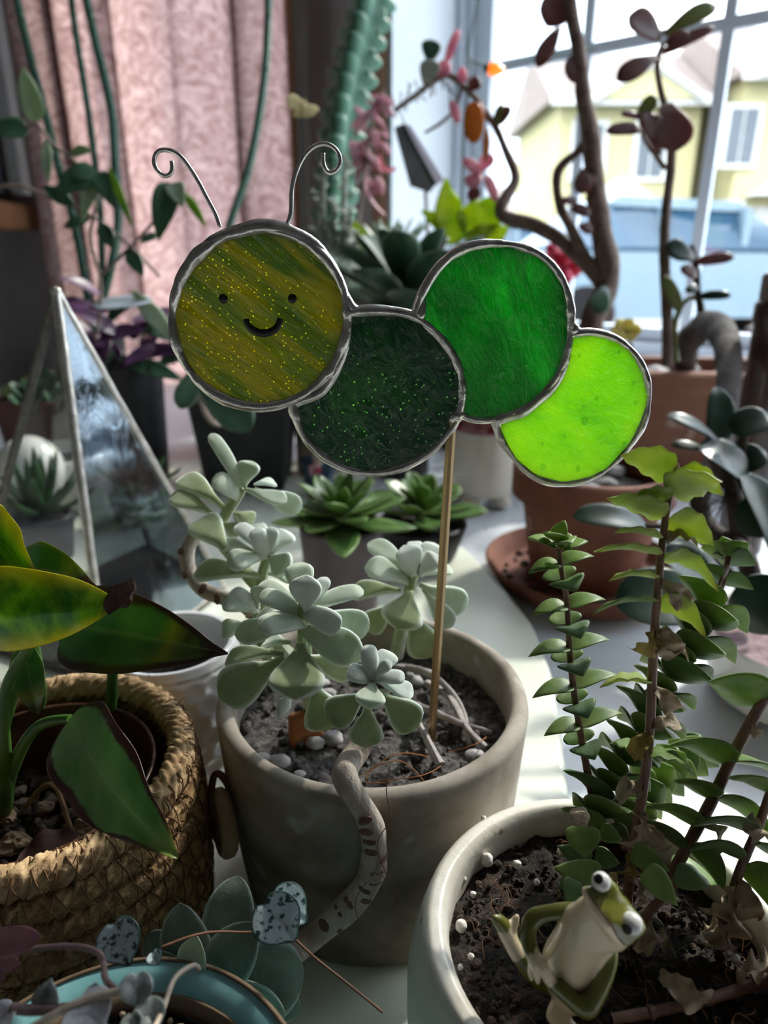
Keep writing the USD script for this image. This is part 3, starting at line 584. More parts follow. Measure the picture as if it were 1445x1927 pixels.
glass('glass_lime', [(.25, (.20, .58, .006)), (.45, (.42, .80, .01)), (.62, (.58, .86, .012)), (.8, (.34, .72, .008))], 30, (1, 1, 1.6, 0, -.5, 0), .3, .88, bumps=.4, bsc=220, rough=.2)
glass('glass_bubble', [(.3, (.80, .98, .45)), (.7, (.92, 1.0, .6))], 30, (1, 1, 1, 0, 0, 0), .3, .08, bumps=.1)
def P2(px, py): p = ony(px, py, YP); return (p[0], p[2])
def loop2(pts, n=120):
    p = np.array([P2(*q) for q in pts]); p = np.vstack([p, p[:1]])
    d = np.r_[0, np.cumsum(np.linalg.norm(np.diff(p, axis=0), axis=1))]
    return CubicSpline(d, p, bc_type='periodic')(np.linspace(0, d[-1], n, endpoint=False))
circ = lambda cx, cy, rx, ry, n=16, rot=0: [(cx + rx * math.cos(a), cy + ry * math.sin(a)) for a in np.linspace(0, 2 * np.pi, n, endpoint=False)]
LH = loop2([(490 + 164 * math.cos(a), 598 + 166 * math.sin(a) * (1 if math.sin(a) > 0 else 1)) for a in np.linspace(0, 2 * np.pi, 20, endpoint=False)])
L1 = loop2([(556, 778), (572, 818), (606, 855), (645, 878), (690, 888), (738, 884), (790, 863), (836, 824), (862, 782), (870, 735), (862, 690), (842, 650), (812, 618), (775, 594), (735, 586), (690, 585), (640, 595), (590, 640), (556, 710)])
L2 = loop2([(782, 592), (800, 543), (831, 498), (872, 469), (931, 459), (986, 467), (1027, 489), (1054, 523), (1070, 566), (1072, 616), (1065, 664), (1047, 708), (1012, 748), (973, 773), (938, 786), (872, 782), (835, 740), (800, 660)])
L3 = loop2([(1087, 627), (1130, 628), (1172, 647), (1202, 681), (1217, 722), (1217, 762), (1204, 806), (1178, 845), (1142, 881), (1096, 904), (1052, 909), (1012, 899), (976, 871), (946, 831), (935, 800), (960, 740), (1020, 660)])
gH, g1, g2, g3 = (Polygon(l).buffer(0) for l in (LH, L1, L2, L3))
a1 = g1.difference(gH); a2 = g2.difference(g1); a3 = g3.difference(g2).difference(g1)
big = lambda g: max(getattr(g, 'geoms', [g]), key=lambda q: q.area)
cp = Thing('caterpillar_stake', 'smiling green stained glass caterpillar on a thin brass stake', 'garden stake', ony(810, 1405, YP))
def extr(poly, th, y0):
    v, f = vf(trimesh.creation.extrude_polygon(big(poly), th, engine='earcut')); return np.stack([v[:, 0], y0 + v[:, 2], v[:, 1]], 1), f[:, ::-1]
def sheet(poly, th, y0, ns):
    """wavy glass: fine triangulation of the outline, both faces gently uneven"""
    pg = big(poly); x0, z0, x1, z1 = pg.bounds; st_ = .0022
    xs, zs = np.meshgrid(np.arange(x0, x1, st_), np.arange(z0, z1, st_)); import shapely
    ptsI = np.stack([xs.ravel(), zs.ravel()], 1); ptsI = ptsI[shapely.contains_xy(pg.buffer(-.0012), ptsI[:, 0], ptsI[:, 1])]
    bd_ = np.array([pg.exterior.interpolate(a, normalized=True).coords[0] for a in np.linspace(0, 1, 160, endpoint=False)])
    P = np.vstack([bd_, ptsI]); from scipy.spatial import Delaunay
    T = Delaunay(P).simplices; cen = P[T].mean(1); T = T[shapely.contains_xy(pg, cen[:, 0], cen[:, 1])]
    q = np.cross(P[T[:, 1]] - P[T[:, 0]], P[T[:, 2]] - P[T[:, 0]]); T[q < 0] = T[q < 0][:, ::-1]
    n = len(P); w = .0009 * (meshkit.fbm(np.c_[P * 60, np.full(n, ns)], 3, ns) - .5)
    F3 = np.c_[P[:, 0], y0 - th / 2 + w, P[:, 1]]; B3 = np.c_[P[:, 0], y0 + th / 2 + w, P[:, 1]]
    k = np.arange(160); k2 = (k + 1) % 160
    return np.vstack([F3, B3]), np.vstack([T, T[:, ::-1] + n, np.stack([k, k + n, k2], 1), np.stack([k2, k + n, k2 + n], 1)])
for nm, pg, m in (('head_glass', gH, 'glass_head'), ('body_glass', a1, 'glass_teal'), ('body_glass', a2, 'glass_green'), ('tail_glass', a3, 'glass_lime')):
    lb = {'glass_head': 'olive yellow streaky glitter glass', 'glass_teal': 'dark teal green speckled glass', 'glass_green': 'emerald rippled glass', 'glass_lime': 'bright lime bubbled glass'}[m]
    cp.add(nm, sheet(pg.buffer(-.0005), .003, YP, len(nm) + len(m)), m, smooth=50, label=lb)
def rimtube(pg, r, seed, ry=1.25):
    q = np.array([pg.exterior.interpolate(a, normalized=True).coords[0] for a in np.linspace(0, 1, 200, endpoint=False)])
    p = np.c_[q[:, 0], np.full(len(q), YP), q[:, 1]]
    g = np.arange(10) * 2 * np.pi / 10
    cen = np.roll(p, -1, 0) - np.roll(p, 1, 0); t = unit(cen); nrm = np.stack([-t[:, 2], 0 * t[:, 0], t[:, 0]], 1)
    k = (np.arange(-3, 4)); nrm = unit(sum(np.roll(nrm, s, 0) for s in k))
    rr = r * (1 + .5 * (meshkit.fbm(p * 90 + seed, 3, seed) - .5) * 2)
    R = p[:, None] + rr[:, None, None] * (np.cos(g)[None, :, None] * nrm[:, None] + ry * np.sin(g)[None, :, None] * np.array([0, 1., 0]))
    return loft(R, closed=True)
gb = np.random.default_rng(17)
for bx_, by_, br in ((1100, 792, 9), (1175, 835, 5), (1192, 720, 5), (1022, 878, 7), (1087, 882, 6), (1164, 662, 5), (1122, 750, 5), (1098, 765, 4), (1062, 820, 4), (1150, 812, 4), (1020, 835, 4), (1196, 758, 4), (1090, 670, 4)):
    vb, fb = blob((0, 0, 0), 1, int(bx_), .2, 2); k_ = br * mpp(.268); cp.add('bubble', (vb * [k_ * .75, .0009, k_] + ony(bx_, by_, YP - .0014), fb), 'glass_bubble', smooth=True)
hd = cp.add('rim', rimtube(gH, .0022, 1), 'solder', smooth=True)
cp.add('rim', rimtube(big(a1), .0018, 2), 'solder', smooth=True); cp.add('rim', rimtube(big(a2), .0018, 3), 'solder', smooth=True); cp.add('rim', rimtube(big(a3), .0016, 4), 'solder', smooth=True)
def sold(pts, r, seed): return tube([ony(a, b, YP) for a, b in pts], r, n=20, m=10, wob=.2, seed=seed)
cp.add('solder_joint', cat_(sold([(372, 482), (398, 457), (440, 438), (500, 428), (556, 441), (598, 466), (620, 494)], [.0012, .0022, .0028, .0030, .0027, .0022, .0012], 1), sold([(646, 540), (654, 568), (668, 585), (700, 587)], [.0008, .0022, .0024, .0008], 2),
    sold([(655, 640), (630, 700), (590, 745), (550, 766), (556, 790)], [.0018, .0026, .0026, .0024, .0012], 3), sold([(770, 592), (785, 596), (798, 560)], [.0014, .0026, .0014], 4), sold([(845, 800), (865, 780), (880, 784)], [.0014, .003, .0016], 5),
    sold([(1066, 665), (1050, 712), (1012, 752), (965, 782), (935, 790), (940, 815)], [.0018, .0023, .0025, .0025, .0027, .0014], 6), sold([(1070, 590), (1080, 622), (1105, 628)], [.0014, .0026, .0013], 7), sold([(790, 605), (835, 645), (862, 690), (868, 740), (864, 785)], [.0016, .0022, .0022, .002, .0024], 8)), 'solder', smooth=True)
def wire(pts, r): return tube([ony(a, b, YP - .0005 + .0002 * k) for k, (a, b) in enumerate(pts)], r, n=90, m=8)
cp.add('antenna', wire([(414, 427), (406, 404), (392, 377), (374, 343), (350, 306), (333, 289), (312, 282), (296, 287), (290, 304), (297, 322), (311, 331), (322, 325), (323, 303)], .00078), 'silver_wire', smooth=True)
cp.add('antenna', wire([(530, 430), (542, 418), (548, 392), (549, 360), (557, 325), (571, 296), (591, 276), (614, 271), (633, 283), (640, 302), (634, 319), (620, 325), (610, 313), (608, 288)], .00078), 'silver_wire', smooth=True)
def dot(px, py, r):
    v, f = vf(trimesh.creation.icosphere(2, 1.0)); return v * [r, .0007, r] + ony(px, py, YP - .0017), f
for ex in (420, 550): cp.add('eye', dot(ex, 562, 8.6 * mpp(.267)), 'black_paint', smooth=True)
sm = [ony(a, b, YP - .0017) for a, b in ((462, 600), (468, 614), (482, 624), (497, 627), (512, 623), (523, 613), (527, 599))]
v, f = tube(sm, [.0011, .0014, .0015, .0014, .0011], n=30, m=10); v[:, 1] = YP - .0017 + (v[:, 1] - (YP - .0017)) * .55
cp.add('smile', (v, f), 'black_paint', smooth=True)
st0, st1 = ony(809, 1420, YP), ony(850, 788, YP)
def stick(a, b, r):
    t = unit(b - a); s = unit(np.cross(t, [0, 1, 0])); q = np.cross(s, t); ring = [(1, .35), (.35, 1), (-.35, 1), (-1, .35), (-1, -.35), (-.35, -1), (.35, -1), (1, -.35)]
    return loft([[p + r * (x * s + y * q) for x, y in ring] for p in np.linspace(a, b, 6)])
cp.add('stake', stick(st0 - [0, 0, .01], st1, .00185), 'brass', smooth=25)

# ------------------------------------------------------------------ the white pot, its soil, the stacked-leaf plant
mat('white_ceramic', (.60, .555, .47), (.75, .71, .63), 26, .42, bump=.25, bscale=170, bdist=.0012, coat=.25, speck=((.30, .22, .14), 75.0, .70), detail=7)
WC = onz(1147, 1748, .089); WC[2] = 0
wp = Thing('white_pot', 'round bulging off-white pot at the lower right holding the frog', 'pot', WC)
wpr = [(.0002, 0), (.046, 0), (.050, .002), (.0575, .015), (.0635, .032), (.0665, .050), (.0665, .063), (.0645, .075), (.0628, .082), (.0612, .0865), (.0588, .0888), (.0562, .0887), (.0542, .0872), (.0530, .0845), (.0525, .078), (.053, .06), (.05, .02), (.0002, .01)]
pi = PchipInterpolator(np.linspace(0, 1, len(wpr)), np.array(wpr)); wq = pi(np.linspace(0, 1, 70))
wp.add('body', lathe(wq, 110, WC, wob=.004), 'white_ceramic', smooth=True)
WS = .0755
wp.add('soil', soil_disc(WC + [0, 0, WS], .0527, .0042, 11, 40, 110), 'soil_dark', smooth=True)
wp.add('crumbs', clumps(WC + [0, 0, WS + .0006], .051, 800, .0011, 15), 'crumb', kind='stuff', smooth=False)
for k, (px, py, r) in enumerate([(916, 1618, 14), (871, 1655, 8), (973, 1627, 9), (868, 1742, 11), (890, 1683, 6), (992, 1551, 9), (1055, 1603, 9), (910, 1540, 6), (886, 1800, 6), (1010, 1660, 6), (1385, 1805, 8), (1440, 1790, 8), (980, 1790, 5), (866, 1820, 5), (1310, 1640, 7)]):
    wp.add('perlite_bead', blob(onz(px, py, WS + .004), r * .24 / F * 1.0, k, .3, 2, (1, 1, 1.1)), 'perlite', smooth=True)
g = np.random.default_rng(5); fib = []
for x, y in scatter_disc(.047, 120, 31):
    a = g.random() * 6.3; L = g.uniform(.003, .011); p = WC + [x, y, WS + .003]
    fib.append(tube([p, p + [L * .5 * math.cos(a), L * .5 * math.sin(a), .002], p + [L * math.cos(a + .7), L * math.sin(a + .7), 0]], .00017, n=7, m=4))
wp.add('fibres', cat_(*fib), 'leather', kind='stuff', smooth=True)

LG = dict(rough=.42, bump=.15, bscale=500, bdist=.0004, spec=.45)
mat('crass_green', (.13, .22, .055), (.24, .33, .10), 90, tl=.32, tcol=(1.2, 1.3, .4), uvramp=[('x', [(.72, 0), (.95, .45)], (.30, .40, .16), 0), ('y', [(.88, 0), (1, .5)], (.36, .44, .22), 0)], **LG)
mat('crass_lime', (.34, .44, .12), (.50, .56, .19), 70, tl=.42, tcol=(1.2, 1.2, .4), uvramp=[('y', [(.86, 0), (1, .5)], (.56, .60, .32), 0), ('x', [(.85, 0), (1, .5)], (.30, .16, .06), .3)], **LG)
mat('crass_dark', (.085, .16, .06), (.15, .23, .085), 90, tl=.24, tcol=(1.2, 1.3, .4), uvramp=[('y', [(.86, 0), (1, .4)], (.22, .32, .14), 0)], **LG)
mat('crass_stem', (.11, .045, .03), (.21, .105, .07), 150, .5, stretch=(1, 1, .2), bump=.2, bscale=300)
mat('crass_stem_green', (.16, .2, .06), (.2, .26, .08), 90, .5)
mat('dried', (.36, .27, .18), (.58, .48, .35), 130, .85, bump=.8, bscale=330, bdist=.0016, tl=.2, lo=.3, hi=.7)
mat('dried_yellow', (.34, .24, .05), (.46, .36, .13), 110, .8, bump=.7, bscale=330, bdist=.0014, tl=.3)
CR, CB = np.array([1., 0, 0]), np.array([0, 1., 0])
def nleaf(th, p, sd, az, L, W_, m='crass_green', elev=.12, droop=.0, prof='tri', fold=.18, bend=.06, thick=.13, wave=0, seed=0, name='leaf', roll=0, **kw):
    W = W_ * 1.3; sd = unit(sd); e1 = unit(CR - sd * (CR @ sd)); e2 = np.cross(sd, e1)
    d = e1 * math.cos(az) + e2 * math.sin(az); tip = p + L * (d * math.cos(elev) + sd * math.sin(elev)); up = sd * math.cos(elev) - d * math.sin(elev)
    if roll: sdv = unit(np.cross(tip - p, up)); up = up * math.cos(roll) + sdv * math.sin(roll)
    return th.leaf(name, leaf(p + d * .0006, tip, W, max(W * thick, .0009), up, prof, bend=bend, fold=fold, curl=droop, wave=wave, seed=seed, **kw), m)
def crumple(th, p, d, L, W, m='dried', seed=0, name='dried_leaf', parent=None):
    return th.leaf(name, leaf(p, p + unit(d) * L, W, .0005, (.2, -.7, .6), 'obov', bend=.18, fold=.35, wave=.22, wf=2.3, seed=seed, twist=1.1 * (-1) ** seed, curl=.25, nu=17, nv=11), m)
cr = Thing('stacked_leaf_plant', 'stacked leaf succulent with upright brown stems in the white pot', 'succulent', WC + [.02, .02, WS])
mp_ = mpp(.25) * 1.12
def stem_at(P, py):                                            # the point of the path that stands at this height in the photo
    Q = spline(P, 120); rel = Q - [0, 0, CZ]; ax_ = rel[:, 1] * CP - rel[:, 2] * SP; upc = rel[:, 1] * SP + rel[:, 2] * CP
    y = H / 2 - F * upc / ax_; i = int(np.argmin(np.abs(y - py))); return Q[i], unit(Q[min(i + 1, 119)] - Q[max(i - 1, 0)])
def pth(pts, y0, y1=None):
    y1 = y0 if y1 is None else y1
    return [ony(a, b, y0 + (y1 - y0) * k / (len(pts) - 1)) for k, (a, b) in enumerate(pts)]
# stem 1: slim upright at the left
P1 = pth([(1128, 1580), (1112, 1490), (1096, 1400), (1080, 1300), (1071, 1210), (1065, 1120), (1054, 1060), (1051, 1030)], .212, .214)
st1_ = cr.add('stem', tube(P1, [0.0014, 0.0014, 0.0012, 0.0010, 0.0008], n=40, m=9, wob=.08), 'crass_stem')
for k, (py, kind, L, R_) in enumerate([(1062, 'h', 50, 52), (1092, 'f', 30, 30), (1140, 'h', 56, 60), (1178, 'f', 30, 30), (1217, 'h', 66, 66), (1247, 'f', 32, 32), (1290, 'h', 68, 76), (1326, 'f', 32, 30), (1362, 'h', 60, 74), (1400, 'f', 34, 34)]):
    p, sd = stem_at(P1, py)
    if kind == 'h':
        nleaf(cr, p, sd, math.pi + .15, L * mp_ * 1.06, 31 * mp_, elev=.06, droop=.12, seed=k, roll=-.12); nleaf(cr, p, sd, .12, R_ * mp_ * 1.06, 31 * mp_, elev=.10, droop=.16, seed=k + 3, roll=.12)
    else:
        nleaf(cr, p, sd, -math.pi / 2 + .25, 40 * mp_, 46 * mp_, elev=.0, seed=k, m='crass_dark', droop=.1); nleaf(cr, p, sd, math.pi / 2 + .2, 40 * mp_, 44 * mp_, elev=.12, seed=k)
p, sd = stem_at(P1, 1034)
for k, (az, L, W_, el, dz) in enumerate([(2.9, 50, 38, .35, 0), (.1, 48, 40, .1, -.001), (-1.2, 38, 40, .3, .001), (1.6, 40, 40, .35, 0), (-2.3, 34, 34, .7, .002), (.6, 30, 26, .9, .003)]):
    nleaf(cr, p + sd * (dz + .001), sd, az, L * mp_, W_ * mp_, elev=el, seed=k)
# stem 2: the tall yellowing stem
P2s = pth([(1178, 1725), (1186, 1640), (1206, 1510), (1222, 1380), (1228, 1250), (1236, 1130), (1244, 1040), (1258, 940), (1272, 872)], .190, .205)
cr.add('stem', tube(P2s, [0.0018, 0.0018, 0.0016, 0.0015, 0.0012, 0.0010], n=50, m=10, wob=.06), 'crass_stem')
for k, (py, az, L, W_, el, dr, m, rl) in enumerate([(892, 2.75, 64, 46, .25, .1, 'crass_lime', .7), (890, -.1, 58, 38, -.05, .3, 'crass_lime', -.6), (925, -.7, 60, 54, .5, .1, 'crass_lime', -.5), (940, 3.0, 42, 40, .15, .15, 'crass_lime', .5),
    (972, 2.9, 72, 52, .22, .0, 'crass_lime', .5), (978, -.2, 60, 50, -.25, .2, 'crass_lime', -.7), (1015, 2.9, 56, 38, .15, .1, 'crass_lime', .3), (1045, 3.05, 80, 36, .1, .1, 'crass_lime', .35), (1048, -.15, 66, 46, -.05, .55, 'crass_lime', -.5),
    (1090, 3.0, 58, 38, .1, .2, 'crass_lime', .3), (1132, 3.1, 78, 34, -.05, .15, 'crass_green', .4), (1130, -.2, 62, 40, -.3, .45, 'crass_lime', -.8), (1285, 2.9, 62, 44, .1, .25, 'crass_lime', .3), (1420, -.3, 60, 48, -.1, .2, 'crass_green', -.3), (1425, 2.4, 50, 44, .2, .2, 'crass_green', .2)]):
    p, sd = stem_at(P2s, py); nleaf(cr, p, sd, az, L * mp_ * 1.22, W_ * mp_ * 1.18, m, elev=el, droop=dr, seed=k, wave=.04, roll=rl * 1.15, fold=.12)
for k, (py, d, L, W_, m) in enumerate([(1010, (.9, -.2, .05), 48, 30, 'dried'), (1095, (.8, -.3, -.5), 60, 34, 'dried'), (1188, (-.55, -.4, -.5), 46, 40, 'dried_yellow'), (1185, (.6, -.4, -.6), 52, 44, 'dried'), (1222, (.9, -.2, .1), 50, 28, 'dried'), (1292, (.7, -.4, -.5), 56, 32, 'dried'),
    (1365, (.8, -.3, .3), 50, 30, 'dried'), (1372, (-.6, -.4, -.7), 52, 30, 'dried_yellow'), (1530, (-.3, -.6, -.5), 60, 50, 'dried'), (1545, (.5, -.5, -.4), 60, 44, 'dried'), (1590, (-.5, -.4, -.8), 66, 42, 'dried_yellow'), (1595, (.6, -.4, -.4), 60, 40, 'dried_yellow'), (1640, (.3, -.5, -.8), 56, 40, 'dried'), (1482, (-.7, -.3, .1), 52, 36, 'dried')]):
    p, sd = stem_at(P2s, py); crumple(cr, p, d, L * mp_, W_ * mp_, m, k)
# stem 3: thick stem leaning right, dense with leaves, behind
P3 = pth([(1112, 1590), (1128, 1520), (1165, 1440), (1215, 1360), (1262, 1275), (1310, 1195), (1345, 1130), (1362, 1085), (1370, 1050)], .200, .275)
cr.add('stem', tube(P3, [0.0019, 0.0019, 0.0018, 0.0015, 0.0011], n=50, m=10, wob=.06), 'crass_stem')
for k, py in enumerate(np.linspace(1560, 1150, 17)):
    p, sd = stem_at(P3, py); big_ = 1 if py > 1300 else 1.12
    for j in (0, 1):
        nleaf(cr, p, sd, (k % 2) * 1.57 + j * math.pi + .35, (64 + 10 * ((k * 7 + j * 3) % 3)) * mp_ * big_ * 1.1, 60 * mp_ * big_ * 1.1, 'crass_green' if (k + j) % 3 else 'crass_dark', elev=.30, droop=.15, seed=k, cup=.1)
p, sd = stem_at(P3, 1088)
nleaf(cr, p, sd, math.pi, 56 * mp_ * 1.1, 36 * mp_, elev=.05, droop=.15, m='crass_dark'); nleaf(cr, p, sd, 0, 52 * mp_ * 1.1, 38 * mp_, elev=.15, droop=.1, m='crass_dark')
p, sd = stem_at(P3, 1052)
for k, (az, L, W_, el) in enumerate([(2.8, 54, 40, .4), (.1, 50, 40, .15), (-1.0, 44, 40, .3), (1.5, 44, 40, .4), (-2.3, 40, 36, .6), (.7, 34, 28, .8), (2.2, 34, 26, .9)]):
    nleaf(cr, p + sd * .0015, sd, az, L * mp_ * 1.1, W_ * mp_ * 1.1, elev=el, seed=k, m='crass_dark' if k % 2 else 'crass_green')
# stem 4: thick stem at the right
P4 = pth([(1262, 1650), (1300, 1580), (1340, 1505), (1385, 1410), (1432, 1325), (1475, 1240)], .192, .200)
cr.add('stem', tube(P4, [0.0020, 0.0020, 0.0019, 0.0016], n=40, m=10, wob=.06), 'crass_stem')
for k, (py, az, L, W_, el, dr, m, rl) in enumerate([(1325, 3.0, 82, 62, .15, .15, 'crass_green', .7), (1318, -.3, 60, 56, .2, .1, 'crass_green', -.4), (1440, 3.0, 92, 58, .2, .2, 'crass_green', .6), (1430, -.1, 74, 50, .1, .1, 'crass_green', -.3), (1505, 3.05, 64, 54, .25, .1, 'crass_green', .5), (1500, -.2, 96, 56, -.15, .2, 'crass_green', -.5),
    (1555, 2.95, 84, 54, .1, .15, 'crass_green', .5), (1590, -.6, 70, 60, -.3, .1, 'crass_dark', -.6), (1600, 2.6, 74, 64, .1, .1, 'crass_dark', .4), (1640, .0, 70, 50, .1, .1, 'crass_green', 0)]):
    p, sd = stem_at(P4, py); nleaf(cr, p, sd, az, L * mp_ * 1.15, W_ * mp_ * 1.15, m, elev=el, droop=dr, seed=k, roll=rl * 1.4)
for k, (py, d, L, W_) in enumerate([(1540, (.5, -.5, -.7), 60, 36), (1370, (.4, -.5, .1), 22, 20)]):
    p, sd = stem_at(P4, py); crumple(cr, p, d, L * mp_, W_ * mp_, 'dried', k + 4)
# stem 5: right edge
P5 = pth([(1375, 1690), (1395, 1630), (1425, 1560), (1450, 1490), (1478, 1420)], .180, .186)
cr.add('stem', tube(P5, [0.0016, 0.0015, 0.0014], n=30, m=10, wob=.06), 'crass_stem')
for k, (py, az, L, W_, el, dr, m, rl) in enumerate([(1570, 3.0, 86, 54, .05, .2, 'crass_dark', .5), (1585, -.4, 70, 60, -.2, .2, 'crass_dark', -.4), (1625, -.7, 82, 70, -.5, .1, 'crass_green', -.7), (1620, 2.7, 70, 56, .0, .3, 'crass_dark', .5), (1490, 3.0, 60, 46, .2, .1, 'crass_green', .5)]):
    p, sd = stem_at(P5, py); nleaf(cr, p, sd, az, L * mp_ * 1.15, W_ * mp_ * 1.15, m, elev=el, droop=dr, seed=k, roll=rl * 1.4)
for k, (py, d, L, W_) in enumerate([(1560, (-.4, -.5, .4), 44, 40), (1660, (-.7, -.4, -.5), 72, 56), (1655, (.3, -.5, -.7), 66, 44), (1690, (-.5, -.5, -.8), 90, 64)]):
    p, sd = stem_at(P5, py); crumple(cr, p, d, L * mp_, W_ * mp_, 'dried', k + 9)
# stem 6: a dense column of leaves lying back over the rim
P6 = pth([(1175, 1600), (1190, 1530), (1225, 1475), (1270, 1440), (1310, 1415)], .212, .262)
cr.add('stem', tube(P6, .0015, n=24, m=8), 'crass_stem')
for k, u in enumerate(np.linspace(.12, 1, 13)):
    Q = spline(P6, 100); i = int(u * 98); p, sd = Q[i], unit(Q[i + 1] - Q[max(i - 1, 0)])
    for j in (0, 1): nleaf(cr, p, sd, (k % 2) * 1.57 + j * math.pi + .5, 58 * mp_ * (1.15 - .25 * u), 56 * mp_ * (1.15 - .25 * u), 'crass_green' if k % 3 else 'crass_dark', elev=.35, seed=k)
# low shoots and ground leaves
P7 = pth([(1185, 1775), (1215, 1725), (1255, 1680), (1290, 1640)], .166, .182)
cr.add('stem', tube(P7, [0.0015, 0.0015, 0.0014], n=20, m=9), 'crass_stem')
for k, (bx, by, ex, ey, w, m, t) in enumerate([(1215, 1635, 1275, 1705, 50, 'crass_green', .218), (1270, 1640, 1330, 1672, 44, 'crass_dark', .222), (1095, 1555, 1100, 1615, 66, 'crass_green', .232), (1130, 1560, 1170, 1585, 34, 'crass_green', .236), (1110, 1620, 1048, 1592, 40, 'crass_dark', .236), (1130, 1645, 1042, 1632, 46, 'crass_green', .228), (1085, 1650, 1050, 1672, 40, 'crass_dark', .228), (1080, 1655, 1068, 1702, 40, 'crass_dark', .222), (1120, 1610, 1165, 1625, 40, 'crass_dark', .236), (1190, 1600, 1260, 1640, 44, 'crass_green', .228), (1105, 1550, 1070, 1530, 36, 'dried', .246), (1085, 1520, 1098, 1560, 34, 'dried', .25)]):
    cr.leaf('leaf', pleaf((bx, by), (ex, ey), w, 6, t, t - .004, up=(0, -.75, .6), prof='tri', fold=.1), m)
P8 = [onz(a, b, WS + .0045) for a, b in ((1150, 1918), (1250, 1900), (1350, 1875), (1460, 1838))]
cr.add('stem', tube(P8, [0.0016, 0.0016, 0.0018], n=30, m=10, wob=.1), 'crass_stem')
for x, y in ((1225, 1906), (1330, 1880), (1420, 1852)):
    q = onz(x, y, WS + .0045); cr.add('stem_node', tube([q - [.0008, 0, 0], q + [.0008, .0002, 0]], 0.0021, n=4, m=12), 'crass_stem')
# dead leaves fallen on the soil
for k, (px, py, L, W_, d, lab) in enumerate([(1195, 1790, 78, 56, (1, .1, .1), 'crumpled tan dead leaf right beside the frog on the soil'), (1240, 1840, 90, 50, (.7, -.5, .1), 'long crumpled tan dead leaf lying over the bottom brown stem'), (1385, 1835, 80, 60, (.8, -.2, .1), 'curled dead leaf at the right edge of the white pot soil'), (1330, 1745, 60, 50, (.3, -.7, .2), 'reddish withered leaf standing on the soil right of the frog')]):
    p = onz(px, py, WS + .006); l_ = leaf(p, p + unit(d) * L * mpp(.225), W_ * mpp(.225), .0005, (.1, -.4, .9), 'obov', bend=.25, fold=.55, wave=.34, wf=2.7, seed=k + 3, twist=1.0 * (-1) ** k, curl=.2, nu=26, nv=15)
    single('fallen_leaf', l_[0], 'dried', lab, 'leaf', smooth=True, uv=l_[1])

# ------------------------------------------------------------------ the frog
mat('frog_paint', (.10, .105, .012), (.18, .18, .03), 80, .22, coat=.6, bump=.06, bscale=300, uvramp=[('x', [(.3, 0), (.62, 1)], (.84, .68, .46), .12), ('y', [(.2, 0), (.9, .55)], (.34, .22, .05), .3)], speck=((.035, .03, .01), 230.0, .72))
mat('frog_eye', (.78, .76, .72), rough=.15, coat=.6)
def sph(q, sub=2):
    c, r = at(q[0], q[1], q[2]), q[3] * mpp(q[2]); v = np.array(trimesh.creation.icosphere(sub, 1.0).vertices) * r + c; return v
def chain(*qs): return [m3.Manifold.hull_points(np.vstack([sph(a), sph(b)])) for a, b in zip(qs, qs[1:])]
def hull(*qs): return [m3.Manifold.hull_points(np.vstack([sph(q) for q in qs]))]
torso = hull((1088, 1858, .221, 44), (1070, 1815, .211, 52), (1060, 1840, .216, 40)) + hull((1070, 1812, .210, 52), (1098, 1752, .203, 44), (1120, 1765, .207, 44)) + hull((1098, 1750, .202, 42), (1118, 1712, .1985, 32), (1148, 1756, .1985, 34), (1150, 1722, .203, 24))
head = hull((1102, 1676, .1955, 11), (1172, 1776, .1955, 13), (1132, 1728, .192, 14), (1142, 1700, .197, 22), (1180, 1740, .198, 24), (1165, 1706, .200, 24)) + hull((1140, 1668, .1975, 23), (1150, 1690, .199, 22)) + hull((1192, 1742, .1965, 25), (1176, 1730, .199, 22))
arms = chain((1082, 1712, .2055, 16), (1040, 1715, .206, 14), (998, 1724, .207, 15), (992, 1758, .2055, 14), (996, 1790, .204, 14)) + chain((1150, 1796, .2025, 17), (1135, 1850, .2015, 17), (1106, 1906, .202, 18), (1070, 1878, .2015, 15), (1036, 1846, .2015, 14))
hands = hull((996, 1790, .204, 14), (1014, 1812, .202, 15)) + sum([chain((1014, 1812, .202, 10), b, c) for b, c in (((1022, 1824, .2005, 7), (1028, 1846, .2005, 6)), ((1008, 1826, .201, 7), (1012, 1848, .2015, 6)), ((998, 1818, .203, 7), (1000, 1842, .204, 6)))], []) + sum([chain((1034, 1844, .2015, 10), b, c) for b, c in (((1030, 1826, .2, 7), (1022, 1806, .2005, 6)), ((1022, 1832, .2005, 7), (1012, 1816, .2005, 6)))], [])
legs = chain((1052, 1850, .222, 26), (1010, 1838, .216, 20), (985, 1812, .213, 17), (958, 1768, .214, 16), (940, 1730, .212, 13)) + chain((958, 1760, .214, 10), (968, 1738, .214, 9), (972, 1726, .214, 8)) + chain((944, 1745, .212, 10), (930, 1728, .211, 8)) + chain((1092, 1880, .222, 26), (1060, 1890, .216, 20), (1040, 1912, .214, 18), (1070, 1930, .212, 16)) + chain((1070, 1930, .212, 11), (1090, 1940, .211, 9)) + chain((1066, 1928, .212, 11), (1060, 1946, .211, 9))
fm = m3.Manifold.batch_boolean(torso + head + arms + hands + legs, m3.OpType.Add).refine_to_length(.0011)
v, f = vf(fm); tm = trimesh.Trimesh(v, f, process=True); trimesh.smoothing.filter_taubin(tm, .5, -.52, 14)
v, f = np.array(tm.vertices), np.array(tm.faces)
rel = v - [0, 0, CZ]; axd = rel[:, 1] * CP - rel[:, 2] * SP
ppx = np.stack([W / 2 + F * rel[:, 0] / axd, H / 2 - F * (rel[:, 1] * SP + rel[:, 2] * CP) / axd], 1)
nrm = np.array(tm.vertex_normals)
